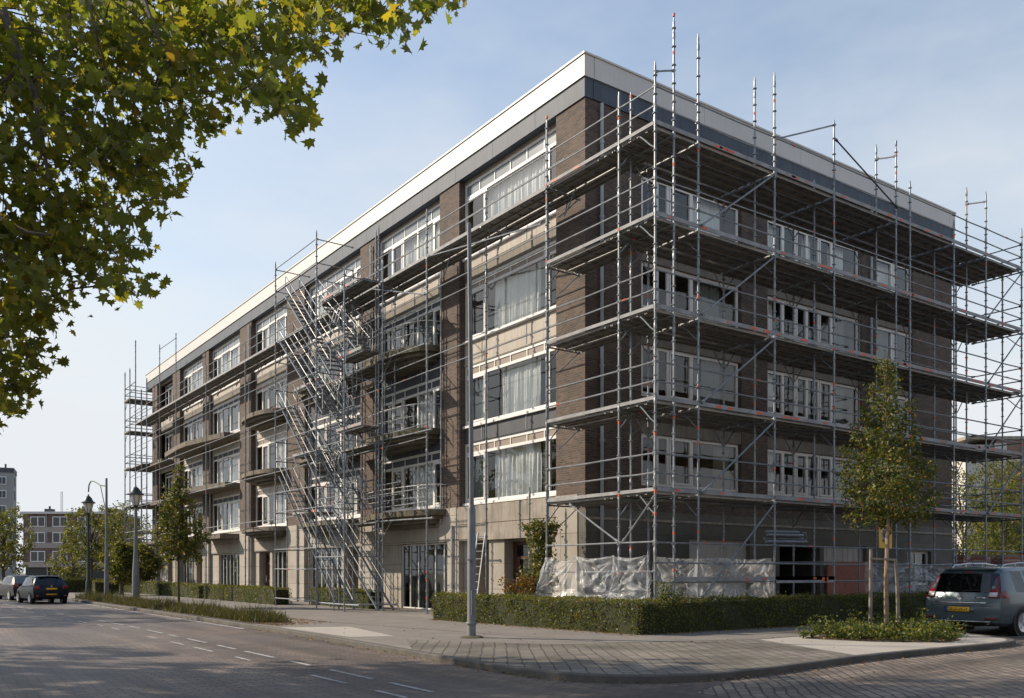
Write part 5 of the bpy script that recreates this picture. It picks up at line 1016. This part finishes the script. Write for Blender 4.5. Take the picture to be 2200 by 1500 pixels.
# ------------------------------------------------------------------ cars: rear at x = 0, nose at x = L, left side +y
def text_mesh(txt, size, name, m, parent, loc, rot):
    cu = bpy.data.curves.new('t', 'FONT'); cu.body = txt; cu.size = size; cu.align_x = 'CENTER'; cu.align_y = 'CENTER'; cu.extrude = .0015; cu.resolution_u = 2
    o = bpy.data.objects.new('t', cu); sc.collection.objects.link(o); dg = bpy.context.evaluated_depsgraph_get(); me = bpy.data.meshes.new_from_object(o.evaluated_get(dg)); bpy.data.objects.remove(o); bpy.data.curves.remove(cu)
    me.name = name; me.materials.clear(); me.materials.append(m); me.transform(Matrix.Translation(loc) @ Matrix.Rotation(rot, 4, 'Z') @ Matrix.Rotation(math.pi / 2, 4, 'X')); return link(name, me, parent, True)
def car(root, st, pm, glass_rows, wheels, wr, spec):
    """st: stations (x offset per level, half width per level, z per level); levels run from the floor to the roof middle"""
    K = len(st[0][1]); body = MB(); glass = {}
    def pt(s, k, side): xs, ys, zs = s; return (xs[k], side * ys[k], zs[k])
    for i in range(len(st) - 1):
        for side in (-1, 1):
            for k in range(K - 1):
                q = [pt(st[i], k, side), pt(st[i + 1], k, side), pt(st[i + 1], k + 1, side), pt(st[i], k + 1, side)]
                if side < 0: q = q[::-1]
                if (i, k) in glass_rows: glass.setdefault('windscreen' if k > 4 or i >= spec.get('ws', 99) else ('side_window', side, i), MB()).poly(q)
                body_needed = (i, k) not in glass_rows
                if body_needed: body.poly(q)
    # rear and front skins between left and right
    for s, rear in ((st[0], True), (st[-1], False)):
        for k in range(K - 2):
            n_ = 8
            for j in range(n_):
                u0, u1 = -1 + 2 * j / n_, -1 + 2 * (j + 1) / n_
                bul = lambda u: (.10 if rear else -.12) * (abs(u) ** 2.6 - 1)
                f_ = lambda k_, u: (s[0][k_] + bul(u), u * s[1][k_], s[2][k_])
                q = [f_(k, u0), f_(k, u1), f_(k + 1, u1), f_(k + 1, u0)]
                (glass.setdefault('rear_window', MB()) if rear and k == spec['rear_glass'] and abs(u0 + u1) / 2 < .93 else body).poly(q if not rear else q[::-1])
    bo = body
    me_o = bo.build('body', pm, root, local=True, fix=False)
    bm = bmesh.new(); bm.from_mesh(me_o.data); bmesh.ops.remove_doubles(bm, verts=bm.verts, dist=.0008); bmesh.ops.recalc_face_normals(bm, faces=bm.faces); bm.to_mesh(me_o.data); bm.free()
    md = me_o.modifiers.new('b', 'BEVEL'); md.width = .018; md.segments = 2; md.limit_method = 'ANGLE'; md.angle_limit = R_(25)
    me_o.data.polygons.foreach_set('use_smooth', [True] * len(me_o.data.polygons)); me_o.data.set_sharp_from_angle(angle=R_(48))
    for gk, gm in glass.items(): gm.build(gk if isinstance(gk, str) else gk[0], M['cglass'], root, local=True)
    L = max(st[-1][0]); W = max(max(s[1]) for s in st)
    mb = MB(); mb.box(.35, L - .4, -W * .86, W * .86, .24, .62); mb.box(1.0, 1.15, -.6, .6, .55, 1.0); mb.box(.95, 1.1, -.5, -.2, .98, 1.2); mb.box(.95, 1.1, .2, .5, .98, 1.2); mb.box(2.2, 2.35, -.6, -.15, .5, 1.2); mb.box(2.2, 2.35, .15, .6, .5, 1.2); mb.build('seats', M['black'], root, local=True)
    for x in wheels:
        for s in (-1, 1):
            y = s * (W - .012)
            mb = MB(); mb.lathe((x, y, wr), [(0.05, -s * .20), (wr + .055, -s * .20), (wr + .055, s * .013), (0.05, s * .0131)], 24, 0, 'y'); mb.build('wheel_arch', M['black'], root, local=True)
            mb = MB(); mb.lathe((x, y, wr), [(wr * .62, -s * .19), (wr * .96, -s * .19), (wr, -s * .15), (wr, -s * .02), (wr * .95, s * .022), (wr * .68, s * .026), (wr * .66, -s * .01)], 24, 0, 'y'); ty = mb.build('wheel', M['rubber'], root, smooth=True, local=True)
            mb = MB()
            for q in range(5):
                a = q * 1.2566 + .3
                for da in (-.13, .13):
                    c0, c1 = (x + .05 * math.cos(a), wr + .05 * math.sin(a)), (x + wr * .66 * math.cos(a + da), wr + wr * .66 * math.sin(a + da)); mb.path([(c0[0], y + s * .018, c0[1]), (c1[0], y + s * .008, c1[1])], .017, 5)
            mb.lathe((x, y, wr), [(wr * .62, s * .0), (wr * .70, s * .0), (wr * .70, s * .03), (wr * .62, s * .02)], 24, 0, 'y'); mb.lathe((x, y, wr), [(.0, s * .0), (.055, s * .0), (.05, s * .025), (0, s * .028)], 10, 0, 'y'); mb.build('rim', M['alloy'], ty, smooth=True, local=True)
            mb = MB(); mb.lathe((x, y, wr), [(0, -s * .05), (wr * .64, -s * .05), (wr * .64, -s * .045), (0, -s * .045)], 20, 0, 'y'); mb.build('brake_disc', M['dark_metal'], ty, local=True)
    return me_o
def rear_x(s, z, y):
    xs, ys, zs = s; K = len(zs)
    for k in range(K - 1):
        if zs[k] <= z <= zs[k + 1] and zs[k + 1] > zs[k]:
            t = (z - zs[k]) / (zs[k + 1] - zs[k]); x = xs[k] + t * (xs[k + 1] - xs[k]); w_ = ys[k] + t * (ys[k + 1] - ys[k]); break
    u = min(1, abs(y) / max(w_, .01)); return x + .10 * (u ** 2.6 - 1), w_
def rear_patch(root, st0, name, m, y0, y1, z0, z1, off=.012, ny=6, nz=4, shape=None):
    mb = MB()
    def fn(u, v):
        z = z0 + (z1 - z0) * v; a, b = (y0, y1) if shape is None else shape(v)
        y = a + (b - a) * u; x, w_ = rear_x(st0, z, y); return (x - off, y, z)
    mb.grid(fn, ny, nz); o = mb.build(name, m, root, smooth=True, local=True, fix=False)
    md = o.modifiers.new('s', 'SOLIDIFY'); md.thickness = .012; md.offset = 0; return o

# the slate blue people carrier on the side street
mpv = empty('parked_car', (5.3, -9.35, RZ), R_(-2), 'slate blue people carrier with roof rails parked at the right, seen from behind', 'car')
mpv.scale = (1.13, 1.13, 1.13)
def S(x, dxs, ws, zs): return ([x + d for d in dxs], ws, zs)
Z = [.22, .30, .58, .93, 1.02, 1.50, 1.58, 1.62]
st = [S(0, [.22, .06, .0, .05, .09, .36, .46, .40], [.74, .87, .93, .92, .90, .72, .62, 0], [.24, .32, .58, .93, 1.02, 1.47, 1.55, 1.58]),
      S(.32, [.0, 0, 0, 0, .02, .16, .14, .14], [.80, .91, .95, .95, .93, .745, .64, 0], [.22, .30, .58, .94, 1.03, 1.51, 1.59, 1.62]),
      S(.62, [0, 0, 0, 0, .05, .08, .05, .05], [.81, .92, .955, .955, .935, .75, .645, 0], [.22, .30, .58, .95, 1.03, 1.52, 1.60, 1.635]),
      S(1.18, [0] * 8, [.81, .92, .955, .955, .935, .755, .65, 0], [.21, .28, .58, .95, 1.02, 1.53, 1.62, 1.655]),
      S(1.26, [0] * 8, [.81, .92, .955, .955, .935, .755, .65, 0], [.21, .28, .58, .95, 1.02, 1.53, 1.62, 1.655]),
      S(2.15, [0] * 8, [.81, .92, .955, .955, .93, .755, .65, 0], [.21, .28, .58, .94, 1.0, 1.53, 1.62, 1.655]),
      S(2.23, [0] * 8, [.81, .92, .955, .955, .93, .755, .65, 0], [.21, .28, .58, .94, 1.0, 1.53, 1.62, 1.655]),
      S(2.95, [0, 0, 0, 0, .0, -.15, -.2, -.2], [.81, .92, .95, .945, .92, .74, .63, 0], [.21, .28, .58, .93, .98, 1.46, 1.54, 1.58]),
      S(3.55, [0, 0, 0, 0, 0, 0, .05, .05], [.81, .91, .94, .92, .88, .80, .70, 0], [.21, .28, .58, .88, .95, .985, 1.0, 1.02]),
      S(4.2, [0] * 8, [.78, .88, .90, .86, .80, .70, .6, 0], [.21, .28, .55, .76, .84, .88, .9, .91]),
      S(4.55, [-.05, 0, 0, 0, -.05, -.08, -.1, -.1], [.65, .75, .78, .72, .68, .6, .5, 0], [.24, .30, .52, .66, .72, .75, .77, .78])]
GR = {(1, 4), (2, 4), (4, 4), (6, 4), (7, 4), (7, 5), (7, 6)}; GR = {(2, 4), (4, 4), (6, 4), (7, 5), (7, 6)}
car(mpv, st, M['carblue'], GR, (.92, 3.68), .325, dict(rear_glass=4))
s0 = st[0]
for s in (-1, 1):
    rear_patch(mpv, s0, 'tail_light', M['red'], 0, 0, .90, 1.40, .014, 4, 8, lambda v, s=s: (s * (.66 + .03 * v), s * (.905 - .155 * v)))
    rear_patch(mpv, s0, 'reversing_light', M['clear'], s * .67, s * .84, .93, 1.03, .024, 3, 2); rear_patch(mpv, s0, 'light_top', M['band'], 0, 0, 1.10, 1.36, .026, 3, 4, lambda v, s=s: (s * .685, s * (.80 - .07 * v)))
    mb = MB(); mb.grid(lambda u, v, s=s: (.05 + .26 * u * (1 - .5 * v) + (.30 * max(0, v - .2)), s * (.963 - .19 * max(0, v - .2) - .03 * (1 - u) ** 2), .90 + .34 * v), 4, 4); o = mb.build('tail_light', M['red'], mpv, smooth=True, local=True, fix=False)
    rear_patch(mpv, s0, 'reflector', M['red'], s * .58, s * .84, .395, .435, .014, 4, 1)
    mb = MB(); mb.path([(.62, s * .60, 1.58), (.72, s * .60, 1.665), (1.4, s * .605, 1.715), (2.1, s * .605, 1.715), (2.65, s * .60, 1.66), (2.75, s * .60, 1.6)], .02, 6)
    for x in (1.25, 2.0): mb.tube((x, s * .605, 1.63), (x, s * .605, 1.71), .02, 5)
    mb.build('roof_rail', M['chrome'], mpv, smooth=True, local=True)
    mb = MB(); mb.path([(2.9, s * .93, .98), (2.95, s * 1.02, 1.02), (2.93, s * 1.12, 1.05)], [.03, .07, .05], 8); mb.build('wing_mirror', M['carblue'], mpv, smooth=True, local=True)
    mb = MB()
    for x in (1.22, 2.19): mb.tube((x, s * .957, .35), (x, s * .957, .96), .006, 4)
    mb.build('door_gap', M['black'], mpv, local=True); mb = MB()
    for x in (1.35, 2.32): mb.path([(x, s * .965, .88), (x + .03, s * .985, .885), (x + .17, s * .985, .885), (x + .2, s * .965, .88)], .013, 5)
    mb.build('door_handle', M['carblue'], mpv, smooth=True, local=True)
rear_patch(mpv, s0, 'number_plate_recess', M['carblue'], -.36, .36, .555, .70, .006, 6, 1); 
pl = rear_patch(mpv, s0, 'number_plate', M['plate'], -.26, .26, .57, .68, .03, 6, 1); rear_patch(mpv, s0, 'plate_strip', M['blue'], .262, .31, .57, .68, .03, 1, 1)
x_, _w = rear_x(s0, .625, 0); text_mesh('15-JX-EX-15', .088, 'plate_lettering', M['black'], mpv, (x_ - .042, 0, .625), -math.pi / 2)
rear_patch(mpv, s0, 'tailgate_strip', M['chrome'], -.62, .62, .765, .80, .014, 8, 1); rear_patch(mpv, s0, 'bumper_strip', M['chrome'], -.70, .80, .335, .352, .016, 10, 1)
rear_patch(mpv, s0, 'tailgate_gap', M['black'], -.76, .76, .705, .716, .005, 10, 1); rear_patch(mpv, s0, 'rear_diffuser', M['black'], -.72, .72, .245, .325, .008, 8, 1)
x_, _w = rear_x(s0, .90, 0); mb = MB(); mb.lathe((x_ - .012, 0, .905), [(.035, 0), (.06, 0), (.06, -.014), (.035, -.01)], 14, 0, 'x'); mb.path([(x_ - .02, -.05, .905), (x_ - .02, .05, .905)], .012, 5); mb.box(x_ - .02, x_ - .006, -.03, .03, .80, .835); mb.build('badge', M['chrome'], mpv, smooth=True, local=True)
rear_patch(mpv, s0, 'model_lettering', M['chrome'], -.60, -.36, .885, .915, .012, 4, 1); rear_patch(mpv, s0, 'model_lettering', M['chrome'], .44, .60, .885, .915, .012, 4, 1)
x_, _w = rear_x(s0, 1.06, 0); mb = MB(); mb.path([(x_ - .02, 0, 1.03), (x_ - .035, -.05, 1.06), (x_ + .0, -.45, 1.075)], .012, 5); mb.build('rear_wiper', M['black'], mpv, local=True)
rear_patch(mpv, s0, 'brake_light', M['red'], -.14, .14, 1.485, 1.505, .01, 3, 1)
mb = MB(); mb.box(.30, .55, -.6, .6, 1.565, 1.585); mb.build('roof_spoiler', M['carblue'], mpv, local=True)
mb = MB(); mb.tube((.75, .1, 1.62), (.60, .1, 1.80), .006, 4); mb.build('aerial', M['black'], mpv, local=True)
mb = MB(); mb.tube((.02, -.62, .30), (.2, -.62, .30), .03, 8); mb.build('exhaust', M['chrome'], mpv, local=True)

# two dark cars parked along the kerb on the left
def hatch(label, loc, rz, pm, sedan=False):
    r = empty('parked_car', loc, rz, label, 'car', 'dark cars parked along the left hand road')
    W = .88
    if not sedan:
        st = [S(0, [.2, .05, 0, .06, .12, .52, .64, .58], [.70, .82, .875, .86, .82, .64, .54, 0], [.24, .32, .60, .90, .99, 1.36, 1.42, 1.45]), S(.35, [0, 0, 0, 0, .05, .28, .3, .3], [.76, .86, .885, .88, .85, .66, .56, 0], [.21, .28, .6, .92, 1.0, 1.39, 1.45, 1.475])]
    else:
        st = [S(0, [.2, .05, 0, .05, .10, .85, 1.0, .95], [.70, .82, .875, .86, .80, .62, .52, 0], [.24, .32, .62, .93, 1.01, 1.36, 1.42, 1.45]), S(.45, [0, 0, 0, 0, .25, .55, .58, .58], [.76, .86, .885, .88, .83, .64, .54, 0], [.21, .28, .6, .92, 1.0, 1.38, 1.44, 1.465])]
    b = .5 if sedan else .0
    st += [S(1.05 + b, [0] * 8, [.76, .86, .885, .88, .85, .68, .58, 0], [.2, .27, .58, .90, .97, 1.40, 1.47, 1.49]), S(1.12 + b, [0] * 8, [.76, .86, .885, .88, .85, .68, .58, 0], [.2, .27, .58, .90, .97, 1.40, 1.47, 1.49]),
           S(1.9 + b, [0] * 8, [.76, .86, .885, .88, .85, .68, .58, 0], [.2, .27, .58, .89, .95, 1.40, 1.47, 1.495]), S(1.97 + b, [0] * 8, [.76, .86, .885, .88, .85, .68, .58, 0], [.2, .27, .58, .89, .95, 1.40, 1.47, 1.495]),
           S(2.6 + b, [0, 0, 0, 0, 0, -.1, -.15, -.15], [.76, .86, .88, .87, .84, .66, .56, 0], [.2, .27, .58, .88, .93, 1.34, 1.41, 1.44]), S(3.15 + b, [0] * 8, [.76, .85, .87, .85, .80, .72, .6, 0], [.2, .27, .56, .82, .90, .93, .95, .96]),
           S(3.8 + b, [0] * 8, [.72, .82, .83, .79, .74, .64, .52, 0], [.2, .27, .52, .70, .78, .82, .84, .85]), S(4.1 + b, [-.05, 0, 0, 0, -.05, -.08, -.1, -.1], [.6, .7, .72, .66, .62, .54, .44, 0], [.23, .29, .48, .6, .66, .7, .71, .72])]
    car(r, st, pm, {(1, 4), (3, 4), (5, 4), (6, 5), (6, 6)}, (.75 + b * .5, 3.25 + b), .31, dict(rear_glass=4)); s0 = st[0]
    for s in (-1, 1):
        rear_patch(r, s0, 'tail_light', M['red'], 0, 0, .78, .97, .014, 4, 4, lambda v, s=s: (s * (.52 + .06 * v), s * (.86 - .04 * v)))
        rear_patch(r, s0, 'reflector', M['orange'], s * .62, s * .74, .40, .45, .014, 3, 1)
        mb = MB(); mb.grid(lambda u, v, s=s: (.06 + .22 * u * (1 - .4 * v) + .04 * v, s * (.888 - .03 * (1 - u) ** 2 - .03 * v), .79 + .17 * v), 3, 2); mb.build('tail_light', M['red'], r, smooth=True, local=True, fix=False)
        mb = MB(); mb.path([(2.5 + b, s * .86, .93), (2.54 + b, s * .95, .97), (2.52 + b, s * 1.03, .99)], [.03, .06, .045], 7); mb.build('wing_mirror', pm, r, smooth=True, local=True)
    zpl = .74 if not sedan else .78
    rear_patch(r, s0, 'number_plate', M['plate'], -.26, .26, zpl, zpl + .10, .02, 4, 1); rear_patch(r, s0, 'rear_diffuser', M['black'], -.68, .68, .245, .35, .008, 6, 1); rear_patch(r, s0, 'tailgate_gap', M['black'], -.6, .6, .655, .664, .006, 8, 1)
    if not sedan: rear_patch(r, s0, 'number_plate', M['plate'], -.27, .27, .46, .53, .02, 4, 1)
    x_, _w = rear_x(s0, .93, 0); mb = MB(); mb.lathe((x_ - .012, 0, .93), [(.0, 0), (.045, 0), (.045, -.012), (0, -.012)], 12, 0, 'x'); mb.build('badge', M['chrome'], r, local=True)
    if not sedan: mb = MB(); mb.box(.42, .72, -.52, .52, 1.435, 1.455); mb.build('roof_spoiler', pm, r, local=True)
    return r
hatch('dark navy hatchback with two yellow plates, the nearer of the cars at the left edge', (-10.95, 30.9, RZ), R_(96), M['carnavy'])
hatch('charcoal saloon parked in front of the navy hatchback at the left edge', (-11.15, 37.6, RZ), R_(97), M['cargrey'], True)
